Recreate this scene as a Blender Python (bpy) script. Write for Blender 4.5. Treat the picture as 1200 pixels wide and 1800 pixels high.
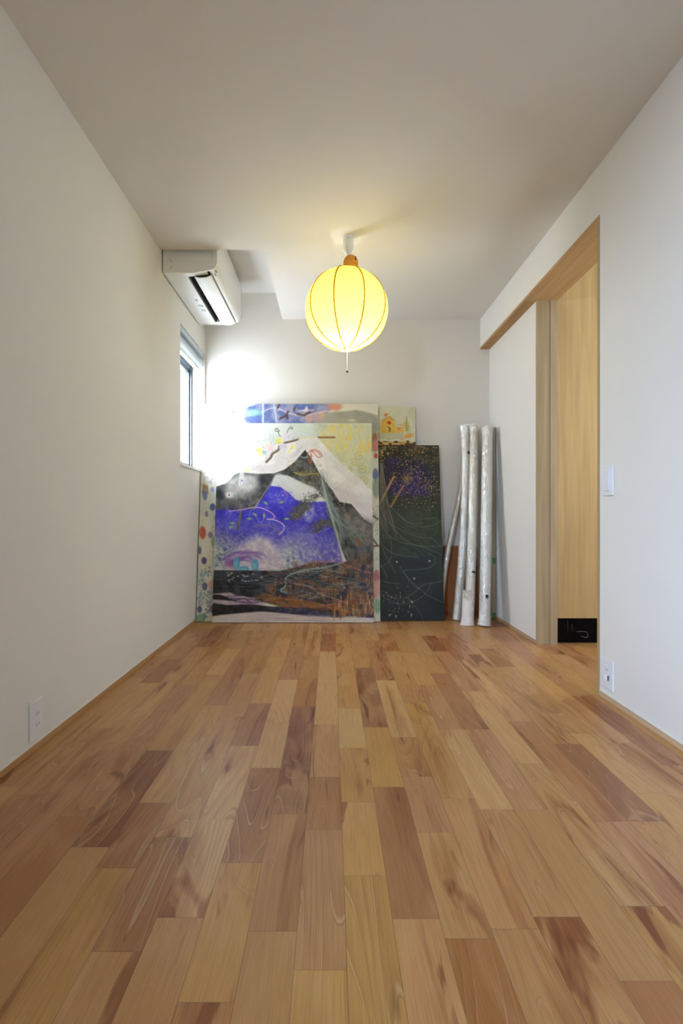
import bpy, bmesh, math, random
import numpy as np
from mathutils import Vector, Matrix

random.seed(7)
RNG = np.random.default_rng(11)

# ------------------------------------------------------------------ clear
for o in list(bpy.data.objects):
    bpy.data.objects.remove(o, do_unlink=True)
SC = bpy.context.scene
COL = SC.collection

# ------------------------------------------------------------------ room measures (metres, +Y away from the camera)
CAM_Z = 0.784          # camera height
XL = -0.980            # left wall
XN = 1.160             # right wall near the camera and bulkhead face
XR = 1.232             # recessed right wall under the bulkhead
XH = 1.350             # hallway face of the right wall
YB = 3.765             # back wall
YF = -1.90             # wall behind the camera
HC = 2.293             # ceiling
HD = 2.063             # door head
Y_DOOR0, Y_DOOR1 = 2.107, 2.893
BASE = 0.024           # baseboard height

# ------------------------------------------------------------------ camera
cam_data = bpy.data.cameras.new('camera')
cam = bpy.data.objects.new('camera', cam_data)
COL.objects.link(cam)
cam.location = (0, 0, CAM_Z)
cam.rotation_euler = (math.pi / 2, 0, 0)
cam_data.sensor_width = 36.0
cam_data.lens = 17.0
cam_data.shift_x = 0.010
cam_data.shift_y = 0.0011
cam_data.clip_start = 0.02
SC.camera = cam

# ------------------------------------------------------------------ view, world, lights
SC.view_settings.view_transform = 'Standard'
SC.view_settings.look = 'None'
SC.view_settings.gamma = 1.0
SC.view_settings.use_curve_mapping = False
SC.view_settings.exposure = 0.05

world = bpy.data.worlds.new('overcast_sky')
SC.world = world
world.use_nodes = True
world.node_tree.nodes['Background'].inputs[0].default_value = (0.92, 0.96, 1.0, 1)
world.node_tree.nodes['Background'].inputs[1].default_value = 1.0


def area_light(name, loc, rot, sx, sy, power, color):
    d = bpy.data.lights.new(name, 'AREA')
    d.shape = 'RECTANGLE'
    d.size, d.size_y = sx, sy
    d.energy = power
    d.color = color
    o = bpy.data.objects.new(name, d)
    COL.objects.link(o)
    o.location = loc
    o.rotation_euler = rot
    return o


# daylight outside the small window in the left wall
K_SIDE, K_NEAR, K_REAR, K_BULB, K_HALL, K_PAPER, K_HALL_FILL = (24.5, 26.5, 30), (450, 600, 860), (10, 9.5, 8.5), (9.2, 9.8, 11.5), (16, 20, 25), 0.10, (15, 17, 18)


def rgb_light(k):
    m = max(max(k), 1e-9)
    return m, (k[0] / m, k[1] / m, k[2] / m)


p_, c_ = rgb_light(K_SIDE)
area_light('daylight_side_window', (-1.145, 3.44, 1.5), (0, -math.pi / 2, 0), 0.76, 0.59, p_, c_)
# sky outside the tall window on the left, behind the camera
p_, c_ = rgb_light(K_NEAR)
o_ = area_light('daylight_near_window', (-2.4, -3.1, 2.30), (0, 0, 0), 1.7, 1.7, p_, c_)
o_.rotation_euler = (Vector((1.16, 1.7, 0.95)) - Vector(o_.location)).to_track_quat('-Z', 'Y').to_euler()
# added fill light in the hallway, out of view; brightens the left wall
p_, c_ = rgb_light(K_HALL_FILL)
area_light('fill_light_hallway', (2.40, 2.42, 1.45), (0, math.pi / 2, 0), 1.4, 0.75, p_, c_)
# added soft fill light in front of the closed wall behind the camera
p_, c_ = rgb_light(K_REAR)
area_light('fill_light_rear', (0.1, YF + 0.03, 1.15), (math.pi / 2, 0, 0), 1.7, 1.5, p_, c_)

# ------------------------------------------------------------------ materials


def srgb(r, g, b):
    def f(c):
        c /= 255.0
        return c / 12.92 if c <= 0.04045 else ((c + 0.055) / 1.055) ** 2.4
    return (f(r), f(g), f(b), 1.0)


def new_mat(name):
    m = bpy.data.materials.new(name)
    m.use_nodes = True
    nt = m.node_tree
    return m, nt, nt.nodes['Principled BSDF']


def plain(name, col, rough=0.5, metal=0.0, noise=0.0, scale=8.0, bump=0.0, bump_scale=300.0, spec=0.5):
    m, nt, p = new_mat(name)
    c = srgb(*col)
    p.inputs['Roughness'].default_value = rough
    p.inputs['Metallic'].default_value = metal
    p.inputs['Specular IOR Level'].default_value = spec
    tc = nt.nodes.new('ShaderNodeTexCoord')
    n = nt.nodes.new('ShaderNodeTexNoise')
    n.inputs['Scale'].default_value = scale
    n.inputs['Detail'].default_value = 3
    nt.links.new(tc.outputs['Object'], n.inputs['Vector'])
    r = nt.nodes.new('ShaderNodeValToRGB')
    k = max(noise, 0.01)
    r.color_ramp.elements[0].position = 0.3
    r.color_ramp.elements[1].position = 0.7
    r.color_ramp.elements[0].color = (c[0] * (1 - k), c[1] * (1 - k), c[2] * (1 - k), 1)
    r.color_ramp.elements[1].color = (min(1, c[0] * (1 + k)), min(1, c[1] * (1 + k)), min(1, c[2] * (1 + k)), 1)
    nt.links.new(n.outputs['Fac'], r.inputs[0])
    nt.links.new(r.outputs[0], p.inputs['Base Color'])
    if bump > 0:
        nb = nt.nodes.new('ShaderNodeTexNoise')
        nb.inputs['Scale'].default_value = bump_scale
        nt.links.new(tc.outputs['Object'], nb.inputs['Vector'])
        b = nt.nodes.new('ShaderNodeBump')
        b.inputs['Strength'].default_value = bump
        b.inputs['Distance'].default_value = 0.002
        nt.links.new(nb.outputs['Fac'], b.inputs['Height'])
        nt.links.new(b.outputs[0], p.inputs['Normal'])
    return m


M_WALL = plain('wallpaper', (226, 223, 217), 0.85, noise=0.008, scale=3, bump=0.12, bump_scale=420, spec=0.2)
M_CEIL = plain('ceiling_paper', (222, 218, 212), 0.9, noise=0.008, scale=3, bump=0.10, bump_scale=400, spec=0.2)
M_PLASTIC = plain('white_plastic', (232, 232, 228), 0.35, noise=0.005)
M_PLATE = plain('cover_plate_plastic', (228, 230, 232), 0.3, noise=0.005)
M_DARK = plain('dark_slot', (22, 20, 18), 0.6)
M_SLOTGREY = plain('socket_slot', (92, 88, 84), 0.6)
M_ALU = plain('window_aluminium', (96, 104, 110), 0.35, metal=0.6)
M_BLIND = plain('blind_fabric', (190, 200, 208), 0.45, noise=0.01)
M_SILL = plain('sill_board', (232, 226, 220), 0.5, noise=0.01)
M_CAULK = plain('white_caulk', (225, 222, 212), 0.7)


def wood(name, cols, along='Z', scale=1.0, rough=0.45, fine=90.0, spec=0.4):
    """long grained wood; along = grain axis"""
    m, nt, p = new_mat(name)
    tc = nt.nodes.new('ShaderNodeTexCoord')
    mp = nt.nodes.new('ShaderNodeMapping')
    s = [6 * scale, 6 * scale, 6 * scale]
    s['XYZ'.index(along)] = 0.45 * scale
    mp.inputs['Scale'].default_value = s
    nt.links.new(tc.outputs['Object'], mp.inputs[0])
    n = nt.nodes.new('ShaderNodeTexNoise')
    n.inputs['Scale'].default_value = 2.2
    n.inputs['Detail'].default_value = 6
    n.inputs['Distortion'].default_value = 0.6
    nt.links.new(mp.outputs[0], n.inputs['Vector'])
    r = nt.nodes.new('ShaderNodeValToRGB')
    r.color_ramp.elements[0].position = 0.32
    r.color_ramp.elements[1].position = 0.68
    r.color_ramp.elements[0].color = srgb(*cols[0])
    r.color_ramp.elements[1].color = srgb(*cols[1])
    nt.links.new(n.outputs['Fac'], r.inputs[0])
    mp2 = nt.nodes.new('ShaderNodeMapping')
    s2 = [fine, fine, fine]
    s2['XYZ'.index(along)] = 2.5
    mp2.inputs['Scale'].default_value = s2
    nt.links.new(tc.outputs['Object'], mp2.inputs[0])
    n2 = nt.nodes.new('ShaderNodeTexNoise')
    n2.inputs['Scale'].default_value = 1.0
    n2.inputs['Detail'].default_value = 2
    nt.links.new(mp2.outputs[0], n2.inputs['Vector'])
    mx = nt.nodes.new('ShaderNodeMix')
    mx.data_type = 'RGBA'
    mx.blend_type = 'MULTIPLY'
    mr = nt.nodes.new('ShaderNodeMapRange')
    mr.inputs[1].default_value = 0.3
    mr.inputs[2].default_value = 0.7
    mr.inputs[3].default_value = 0.86
    mr.inputs[4].default_value = 1.06
    nt.links.new(n2.outputs['Fac'], mr.inputs[0])
    mx.inputs[0].default_value = 1.0
    nt.links.new(r.outputs[0], mx.inputs[6])
    nt.links.new(mr.outputs[0], mx.inputs[7])
    nt.links.new(mx.outputs[2], p.inputs['Base Color'])
    p.inputs['Roughness'].default_value = rough
    p.inputs['Specular IOR Level'].default_value = spec
    return m


M_JAMB = wood('door_lining_wood', ((170, 146, 110), (184, 160, 124)), 'Z', rough=0.6, fine=60, spec=0.2)
M_SOFFIT = wood('door_head_wood', ((176, 136, 90), (196, 156, 108)), 'Y', rough=0.6, fine=60, spec=0.2)
M_PANEL = wood('plywood_panel', ((190, 152, 98), (198, 162, 108)), 'Z', scale=0.5, rough=0.5, fine=45, spec=0.25)
M_BASEWOOD = wood('baseboard_wood', ((178, 134, 88), (196, 156, 110)), 'Y', rough=0.5)
M_PALEWOOD = wood('pale_edging_wood', ((186, 158, 124), (204, 178, 146)), 'Y', rough=0.5)
M_STRETCHER = wood('stretcher_wood', ((190, 160, 120), (206, 178, 138)), 'Z')
M_CARD = plain('brown_board', (150, 92, 44), 0.7, noise=0.08, scale=14)


def emission_mat(name, col, strength):
    m = bpy.data.materials.new(name)
    m.use_nodes = True
    nt = m.node_tree
    nt.nodes.clear()
    e = nt.nodes.new('ShaderNodeEmission')
    e.inputs[0].default_value = (*col, 1)
    e.inputs[1].default_value = strength
    o = nt.nodes.new('ShaderNodeOutputMaterial')
    nt.links.new(e.outputs[0], o.inputs[0])
    return m


def glassy(name, tint=(1, 1, 1), gloss=0.07, rough=0.02, bump=0.0, bscale=40.0, stretch=1.0, gloss_col=(1, 1, 1)):
    m = bpy.data.materials.new(name)
    m.use_nodes = True
    nt = m.node_tree
    nt.nodes.clear()
    t = nt.nodes.new('ShaderNodeBsdfTransparent')
    t.inputs[0].default_value = (*tint, 1)
    g = nt.nodes.new('ShaderNodeBsdfGlossy')
    g.inputs['Roughness'].default_value = rough
    g.inputs['Color'].default_value = (*gloss_col, 1)
    mx = nt.nodes.new('ShaderNodeMixShader')
    mx.inputs[0].default_value = gloss
    if bump > 0:
        tc = nt.nodes.new('ShaderNodeTexCoord')
        mp = nt.nodes.new('ShaderNodeMapping')
        mp.inputs['Scale'].default_value = (1, 1, stretch)
        n = nt.nodes.new('ShaderNodeTexNoise')
        n.inputs['Scale'].default_value = bscale
        n.inputs['Detail'].default_value = 4
        n.inputs['Distortion'].default_value = 1.2
        b = nt.nodes.new('ShaderNodeBump')
        b.inputs['Strength'].default_value = bump
        b.inputs['Distance'].default_value = 0.01
        nt.links.new(tc.outputs['Object'], mp.inputs[0])
        nt.links.new(mp.outputs[0], n.inputs['Vector'])
        nt.links.new(n.outputs['Fac'], b.inputs['Height'])
        nt.links.new(b.outputs[0], g.inputs['Normal'])
    o = nt.nodes.new('ShaderNodeOutputMaterial')
    nt.links.new(t.outputs[0], mx.inputs[1])
    nt.links.new(g.outputs[0], mx.inputs[2])
    nt.links.new(mx.outputs[0], o.inputs[0])
    return m


M_GLASS = glassy('window_glass', (0.98, 1, 1), 0.06, 0.01)
M_FILM = glassy('clear_plastic_film', (0.985, 0.985, 0.97), 0.30, 0.14, bump=1.0, bscale=48, stretch=0.45)

# ------------------------------------------------------------------ mesh helpers


def tag(o, label=None, cat=None, group=None, kind=None):
    if label:
        o['label'] = label
    if cat:
        o['category'] = cat
    if group:
        o['group'] = group
    if kind:
        o['kind'] = kind
    return o


def empty(name, loc, label=None, cat=None, group=None, kind=None):
    o = bpy.data.objects.new(name, None)
    o.empty_display_size = 0.05
    COL.objects.link(o)
    o.location = loc
    return tag(o, label, cat, group, kind)


class MB:
    """collects shapes given in world coordinates and links them as ONE mesh object"""

    def __init__(self):
        self.bm = bmesh.new()

    def box(self, x0, x1, y0, y1, z0, z1, bevel=0.0):
        vs = [self.bm.verts.new((x, y, z)) for z in (z0, z1) for y in (y0, y1) for x in (x0, x1)]
        fs = []
        for q in ((0, 2, 3, 1), (4, 5, 7, 6), (0, 1, 5, 4), (2, 6, 7, 3), (0, 4, 6, 2), (1, 3, 7, 5)):
            fs.append(self.bm.faces.new([vs[i] for i in q]))
        if bevel > 0:
            es = list({e for f in fs for e in f.edges})
            bmesh.ops.bevel(self.bm, geom=es, offset=bevel, segments=2, affect='EDGES', profile=0.6)
        return self

    def hexa(self, pts):
        """pts: 4 bottom then 4 top corners"""
        vs = [self.bm.verts.new(p) for p in pts]
        for q in ((0, 3, 2, 1), (4, 5, 6, 7), (0, 1, 5, 4), (1, 2, 6, 5), (2, 3, 7, 6), (3, 0, 4, 7)):
            self.bm.faces.new([vs[i] for i in q])
        return self

    def prism(self, prof, y0, y1):
        """profile of (x, z) swept along Y"""
        n = len(prof)
        a = [self.bm.verts.new((x, y0, z)) for x, z in prof]
        b = [self.bm.verts.new((x, y1, z)) for x, z in prof]
        self.bm.faces.new(a)
        self.bm.faces.new(list(reversed(b)))
        for i in range(n):
            j = (i + 1) % n
            self.bm.faces.new((a[i], b[i], b[j], a[j]))
        return self

    def lathe(self, prof, cx, cy, seg=32, axis='Z', cap=True):
        """profile of (radius, z)"""
        rings = []
        for r, z in prof:
            rings.append([self.bm.verts.new((cx + r * math.cos(2 * math.pi * k / seg), cy + r * math.sin(2 * math.pi * k / seg), z)) for k in range(seg)])
        for i in range(len(rings) - 1):
            for k in range(seg):
                l = (k + 1) % seg
                self.bm.faces.new((rings[i][k], rings[i][l], rings[i + 1][l], rings[i + 1][k]))
        if cap:
            self.bm.faces.new(list(reversed(rings[0])))
            self.bm.faces.new(rings[-1])
        return self

    def tube(self, pts, rad, seg=10, cap=True, wob=None):
        pts = [Vector(p) for p in pts]
        n = len(pts)
        rings = []
        ref = Vector((0, 1, 0))
        for i, p in enumerate(pts):
            t = (pts[min(i + 1, n - 1)] - pts[max(i - 1, 0)]).normalized()
            if abs(t.dot(ref)) > 0.95:
                ref = Vector((1, 0, 0))
            u = t.cross(ref).normalized()
            v = t.cross(u).normalized()
            r = rad[i] if hasattr(rad, '__len__') else rad
            ring = []
            for k in range(seg):
                a = 2 * math.pi * k / seg
                rr = r * (1 + (wob(i, k) if wob else 0))
                ring.append(self.bm.verts.new(p + u * math.cos(a) * rr + v * math.sin(a) * rr))
            rings.append(ring)
        for i in range(n - 1):
            for k in range(seg):
                l = (k + 1) % seg
                self.bm.faces.new((rings[i][k], rings[i][l], rings[i + 1][l], rings[i + 1][k]))
        if cap:
            self.bm.faces.new(list(reversed(rings[0])))
            self.bm.faces.new(rings[-1])
        return self

    def build(self, name, mat, parent=None, smooth=False, angle=None, label=None):
        bm = self.bm
        bmesh.ops.recalc_face_normals(bm, faces=bm.faces[:])
        if parent is not None:
            off = Vector((0, 0, 0))
            q = parent
            while q is not None:
                off += q.location
                q = q.parent
            bmesh.ops.translate(bm, vec=-off, verts=bm.verts[:])
        me = bpy.data.meshes.new(name)
        bm.to_mesh(me)
        bm.free()
        me.materials.append(mat)
        if smooth:
            for p in me.polygons:
                p.use_smooth = True
            if angle:
                me.set_sharp_from_angle(angle=math.radians(angle))
        o = bpy.data.objects.new(name, me)
        COL.objects.link(o)
        if parent is not None:
            o.parent = parent
        if label:
            o['label'] = label
        return o


def struct(mb, name, mat, **k):
    o = mb.build(name, mat, **k)
    o['kind'] = 'structure'
    return o


def at(px, py, Y):
    """world point that stands at distance Y along the sight line through a photo point"""
    return Vector(((px - 582.0) * Y / 850.0, Y, CAM_Z - (py - 902.0) * Y / 850.0))


# ------------------------------------------------------------------ FLOOR : one mesh of plank faces with a tone per plank
W_B = 0.0912
X_OFF = 0.0270
TONES = [(190, 146, 102), (186, 140, 96), (180, 132, 98), (196, 154, 112), (184, 136, 86), (174, 126, 92), (192, 148, 98), (188, 144, 108)]
DARKT = [(150, 96, 60), (158, 104, 70)]
# plank ends read from the photograph (points on the joints) and the tone of the plank on the camera side of it
ENDS = [
    (197, 1306, 'r'), (276, 1319, 'D'), (160, 1489, 'n'), (52, 1397, 'r'), (134, 1435, 'd1'), (205, 1526, 'y'),
    (910, 1268, 'r'), (820, 1282, 'p'), (1005, 1308, 'R'), (1075, 1444, 'p'), (1132, 1593, 'y'), (893, 1633, 'n'),
    (880, 1172, 'n'), (302, 1471, 'd2'), (369, 1335, 'y'), (424, 1311, 'l'), (573.5, 1145, 'l'), (573.5, 1273.5, 'p'),
    (572.5, 1366, 'r'), (532.5, 1242, 'R'), (605, 1189, 'y'), (615, 1245, 'l'), (622.5, 1315, 'y'), (640, 1174, 'R'),
    (660, 1278.5, 'y'), (685, 1383.5, 'r'), (682.5, 1196, 'l'), (700, 1279, 'n'), (700, 1182.5, 'n'), (695, 1145, 'r'),
    (720, 1236.5, 'y'), (732.5, 1365, 'p'), (730, 1296, 'n'), (750, 1204, 'p'), (752.5, 1151.5, 'n'), (742.5, 1117.5, 'D'),
    (682.5, 1114, 'D2'), (685, 1145, 'n'), (782.5, 1183.5, 'r'), (842.5, 1140, 'd1'), (847.5, 1172.5, 'n'), (802.5, 1282.5, 'l'),
    (415, 1260, 'n'), (370, 1334, 'y'), (467.5, 1350, 'd1'), (450, 1236.5, 'r'), (505, 1195, 'l'), (490, 1271, 'l'),
    (370, 1186, 'y'), (452.5, 1152.5, 'y'), (516.5, 1137.5, 'p'), (452.5, 1185, 'n'), (273, 1411, 'd1'), (300, 1472, 'd1'),
    (373, 1440, 'l'), (503, 1431, 'r'), (423, 1517, 'y'), (570, 1458, 'p'), (633, 1410, 'y'), (643, 1539, 'y'),
    (687, 1383, 'r'), (770, 1463, 'n'), (807, 1404, 'n'), (867, 1423, 'n'), (933, 1423, 'n'), (200, 1673, 'n'),
    (320, 1613, 'n'), (365, 1762, 'D2'), (480, 1637, 'n'), (565, 1705, 'y'), (735, 1615, 'n'), (840, 1650, 'D1'),
    (985, 1612, 'n'), (1150, 1725, 'd1'),
]
TONEMAP = {'n': (186, 142, 100), 'l': (202, 164, 122), 'y': (190, 146, 94), 'p': (184, 138, 106), 'r': (168, 120, 86), 'd1': (164, 114, 74), 'd2': (170, 120, 86),
           'D': (136, 80, 44), 'D2': (166, 110, 58), 'R': (148, 102, 78), 'D1': (158, 106, 62)}
cols_ends = {}
for px, py, t in ENDS:
    Y = 850 * CAM_Z / (py - 902.0)
    X = (px - 582.0) * Y / 850.0
    c = math.floor((X - X_OFF) / W_B)
    cols_ends.setdefault(c, []).append((Y, t))
c_lo = math.floor((XL - X_OFF) / W_B)
c_hi = math.floor((2.5 - X_OFF) / W_B)
planks = []   # x0,x1,y0,y1,tone,seed
for c in range(c_lo, c_hi + 1):
    x0, x1 = X_OFF + c * W_B, X_OFF + (c + 1) * W_B
    x0, x1 = max(x0, XL - 0.02), min(x1, 2.5)
    known = sorted(cols_ends.get(c, []))
    ks = []
    for Y, t in known:
        if not ks or Y - ks[-1][0] > 0.08:
            ks.append((Y, t))
    marks = [(YF - 0.02 + random.uniform(0, .3), None)]
    for Y, t in ks + [(YB + 0.6, None)]:
        while Y - marks[-1][0] > 0.95:
            marks.append((marks[-1][0] + min(random.uniform(0.28, 0.8), Y - marks[-1][0] - 0.2), None))
        marks.append((Y, t))
    marks.insert(0, (YF - 0.05, None))
    for i in range(len(marks) - 1):
        y0, y1 = marks[i][0], min(marks[i + 1][0], YB + 0.02)
        if y1 - y0 < 0.01:
            continue
        t = marks[i + 1][1]
        if t:
            tone = TONEMAP[t]
        else:
            tone = random.choice(TONES) if random.random() > 0.10 else random.choice(DARKT)
        j = random.uniform(-6, 6)
        tone = ((tone[0] + j) * 0.985, (tone[1] + j * 0.9 + random.uniform(-2, 2)) * 0.965, (tone[2] + j * 0.8) * 0.86)
        planks.append((x0, x1, y0, y1, tone, random.random()))


def floor_mesh():
    verts, faces, cols, loc = [], [], [], []
    for x0, x1, y0, y1, tone, sd in planks:
        b = len(verts)
        verts += [(x0, y0, 0), (x1, y0, 0), (x1, y1, 0), (x0, y1, 0)]
        faces.append((b, b + 1, b + 2, b + 3))
        c = srgb(*tone)
        w, l = x1 - x0, y1 - y0
        for (u, v) in ((0, 0), (w, 0), (w, l), (0, l)):
            cols.append((c[0], c[1], c[2], sd))
            loc.append((u, v, w, l))
    me = bpy.data.meshes.new('floor')
    me.from_pydata(verts, [], faces)
    a = me.color_attributes.new('plank_tone', 'FLOAT_COLOR', 'CORNER')
    a.data.foreach_set('color', np.array(cols, dtype=np.float32).ravel())
    uv = me.uv_layers.new(name='plank_uv')
    uv.data.foreach_set('uv', np.array([(q[0], q[1]) for q in loc], dtype=np.float32).ravel())
    uv2 = me.uv_layers.new(name='plank_size')
    uv2.data.foreach_set('uv', np.array([(q[2], q[3]) for q in loc], dtype=np.float32).ravel())
    return me


def floor_material():
    m, nt, p = new_mat('hardwood_flooring')
    N, L = nt.nodes, nt.links
    at_ = N.new('ShaderNodeAttribute')
    at_.attribute_name = 'plank_tone'
    uv = N.new('ShaderNodeUVMap')
    uv.uv_map = 'plank_uv'
    sz = N.new('ShaderNodeUVMap')
    sz.uv_map = 'plank_size'

    def math_(op, a, b=None, c=None):
        n = N.new('ShaderNodeMath')
        n.operation = op
        for i, v in enumerate((a, b, c)):
            if v is None:
                continue
            if isinstance(v, (int, float)):
                n.inputs[i].default_value = v
            else:
                L.new(v, n.inputs[i])
        return n.outputs[0]

    su = N.new('ShaderNodeSeparateXYZ')
    L.new(uv.outputs[0], su.inputs[0])
    ss = N.new('ShaderNodeSeparateXYZ')
    L.new(sz.outputs[0], ss.inputs[0])
    seed = at_.outputs['Alpha']
    s1 = math_('MULTIPLY', seed, 37.0)
    s2 = math_('MULTIPLY', seed, 91.7)

    def coords(sx, sy):
        cx = math_('ADD', math_('MULTIPLY', su.outputs[0], sx), s1)
        cy = math_('ADD', math_('MULTIPLY', su.outputs[1], sy), s2)
        cb = N.new('ShaderNodeCombineXYZ')
        L.new(cx, cb.inputs[0])
        L.new(cy, cb.inputs[1])
        L.new(s1, cb.inputs[2])
        return cb.outputs[0]

    def noise(vec, scale, detail=3, dist=0.0, rough=0.5):
        n = N.new('ShaderNodeTexNoise')
        n.inputs['Scale'].default_value = scale
        n.inputs['Detail'].default_value = detail
        n.inputs['Distortion'].default_value = dist
        n.inputs['Roughness'].default_value = rough
        L.new(vec, n.inputs['Vector'])
        return n.outputs['Fac']

    def mrange(v, a, b, c, d):
        n = N.new('ShaderNodeMapRange')
        for i, q in enumerate((a, b, c, d)):
            n.inputs[i + 1].default_value = q
        L.new(v, n.inputs[0])
        return n.outputs[0]

    # cathedral figure: contour bands of a smooth stretched field
    fld = noise(coords(8.0, 1.1), 1.0, 1, 0.25, 0.4)
    band = math_('FRACT', math_('MULTIPLY', fld, 17.0))
    dark_band = math_('POWER', band, 2.0)
    light_line = math_('MULTIPLY', mrange(band, 0.84, 0.92, 0.0, 1.0), mrange(band, 0.93, 0.99, 1.0, 0.0))
    figured = mrange(noise(coords(0.9, 1.1), 1.0, 1), 0.42, 0.60, 0.15, 1.0)
    pores = noise(coords(420.0, 9.0), 1.0, 2, 0.0, 0.6)
    broad = noise(coords(13.0, 1.3), 1.0, 3, 0.9, 0.55)       # mineral streaks
    patch = noise(coords(6.0, 2.6), 1.0, 3, 0.9, 0.5)
    heart = noise(coords(9.0, 1.7), 1.0, 3, 1.6, 0.55)

    def mix(blend, fac, a, b):
        n = N.new('ShaderNodeMix')
        n.data_type = 'RGBA'
        n.blend_type = blend
        if isinstance(fac, (int, float)):
            n.inputs[0].default_value = fac
        else:
            L.new(fac, n.inputs[0])
        for i, v in ((6, a), (7, b)):
            if isinstance(v, tuple):
                n.inputs[i].default_value = v
            else:
                L.new(v, n.inputs[i])
        return n.outputs[2]

    c = at_.outputs['Color']
    c = mix('MULTIPLY', math_('MULTIPLY', math_('MULTIPLY', dark_band, figured), 0.55), c, srgb(190, 150, 122))
    c = mix('MIX', math_('MULTIPLY', math_('MULTIPLY', light_line, figured), 0.42), c, srgb(222, 190, 148))
    c = mix('MULTIPLY', mrange(broad, 0.55, 0.70, 0.0, 0.70), c, srgb(196, 150, 112))
    c = mix('MIX', mrange(patch, 0.50, 0.72, 0.0, 0.45), c, srgb(204, 160, 112))
    c = mix('MULTIPLY', mrange(heart, 0.62, 0.68, 0.0, 0.75), c, srgb(178, 122, 88))
    c = mix('MULTIPLY', mrange(pores, 0.40, 0.75, 0.0, 0.30), c, srgb(170, 128, 96))
    # knots
    vo = N.new('ShaderNodeTexVoronoi')
    vo.inputs['Scale'].default_value = 1.0
    L.new(coords(11.0, 3.4), vo.inputs['Vector'])
    rare = noise(coords(1.0, 0.8), 0.9, 0)
    kn = mrange(vo.outputs['Distance'], 0.04, 0.13, 1.0, 0.0)
    kn = math_('MULTIPLY', kn, mrange(rare, 0.56, 0.60, 0.0, 0.85))
    c = mix('MIX', kn, c, srgb(112, 66, 36))
    # joints
    ex = math_('MINIMUM', su.outputs[0], math_('SUBTRACT', ss.outputs[0], su.outputs[0]))
    ey = math_('MINIMUM', su.outputs[1], math_('SUBTRACT', ss.outputs[1], su.outputs[1]))
    e = math_('MINIMUM', ex, math_('MULTIPLY', ey, 1.3))
    j = mrange(e, 0.0002, 0.0011, 0.55, 0.0)
    c = mix('MIX', j, c, srgb(84, 56, 34))
    L.new(c, p.inputs['Base Color'])
    p.inputs['Roughness'].default_value = 0.38
    rr = mrange(pores, 0.3, 0.7, 0.30, 0.42)
    L.new(rr, p.inputs['Roughness'])
    p.inputs['Specular IOR Level'].default_value = 0.5
    b = N.new('ShaderNodeBump')
    b.inputs['Strength'].default_value = 0.25
    b.inputs['Distance'].default_value = 0.001
    hh = math_('SUBTRACT', math_('MULTIPLY', pores, -0.3), j)
    L.new(hh, b.inputs['Height'])
    L.new(b.outputs[0], p.inputs['Normal'])
    return m


fl = bpy.data.objects.new('floor', floor_mesh())
COL.objects.link(fl)
fl.data.materials.append(floor_material())
tag(fl, kind='structure')

# ------------------------------------------------------------------ WALLS
WT = 0.16  # wall thickness
WY0, WY1, WZ0, WZ1 = 3.140, 3.740, 1.108, 2.019      # side window opening
NY0, NY1, NZ0, NZ1 = -1.80, -0.60, 1.05, 2.00         # near window opening
b = MB()
top = 2.62
b.box(XL - WT, XL, YF - .1, NY0, 0, top)
b.box(XL - WT, XL, NY0, NY1, 0, NZ0)
b.box(XL - WT, XL, NY0, NY1, NZ1, top)
b.box(XL - WT, XL, NY1, WY0, 0, top)
b.box(XL - WT, XL, WY0, WY1, 0, WZ0)
b.box(XL - WT, XL, WY0, WY1, WZ1, top)
b.box(XL - WT, XL, WY1, YB, 0, top)
struct(b, 'wall_left', M_WALL)

b = MB()
b.box(XL - WT, XR + 0.25, YB, YB + 0.12, 0, top)
struct(b, 'wall_back', M_WALL)

b = MB()
b.box(XL - WT, XH, YF - 0.12, YF, 0, top)
struct(b, 'wall_front', M_WALL)

b = MB()   # near part, recessed part and bulkhead above the opening
b.box(XN, XH, YF, Y_DOOR0, 0, top)
b.box(XR, XH, Y_DOOR1 + 0.016, YB, 0, HD + 0.004)
b.box(XN, XH, Y_DOOR0, YB, HD + 0.012, top)
struct(b, 'wall_right', M_WALL)

b = MB()   # ceiling with the raised niche over the air conditioner
NX, NYS, NZT = -0.381, 2.770, 2.498
b.box(XL, XN, YF, NYS, HC, top)
b.box(NX, XN, NYS, YB, HC, top)
b.box(XL, NX, NYS, YB, NZT, top)
struct(b, 'ceiling', M_CEIL)

# baseboards: low wooden strips with a thin pale joint above
b = MB()
b.box(XL, XL + 0.004, YF, YB, 0, BASE - 0.003)
o = struct(b, 'baseboard_left', M_BASEWOOD)
b = MB()
b.box(XL, XL + 0.003, YF, YB, BASE - 0.003, BASE)
b.build('joint_bead', M_CAULK, o, label='thin pale joint bead')
b = MB()
b.box(XN - 0.005, XN, YF, Y_DOOR0 - 0.02, 0, BASE - 0.003)
b.box(XR - 0.004, XR, Y_DOOR1 + 0.02, YB, 0, BASE - 0.003)
o = struct(b, 'baseboard_right', M_PALEWOOD)
b = MB()
b.box(XN - 0.004, XN, YF, Y_DOOR0 - 0.02, BASE - 0.003, BASE)
b.box(XR - 0.003, XR, Y_DOOR1 + 0.02, YB, BASE - 0.003, BASE)
b.build('joint_bead', M_CAULK, o, label='thin pale joint bead')

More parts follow.
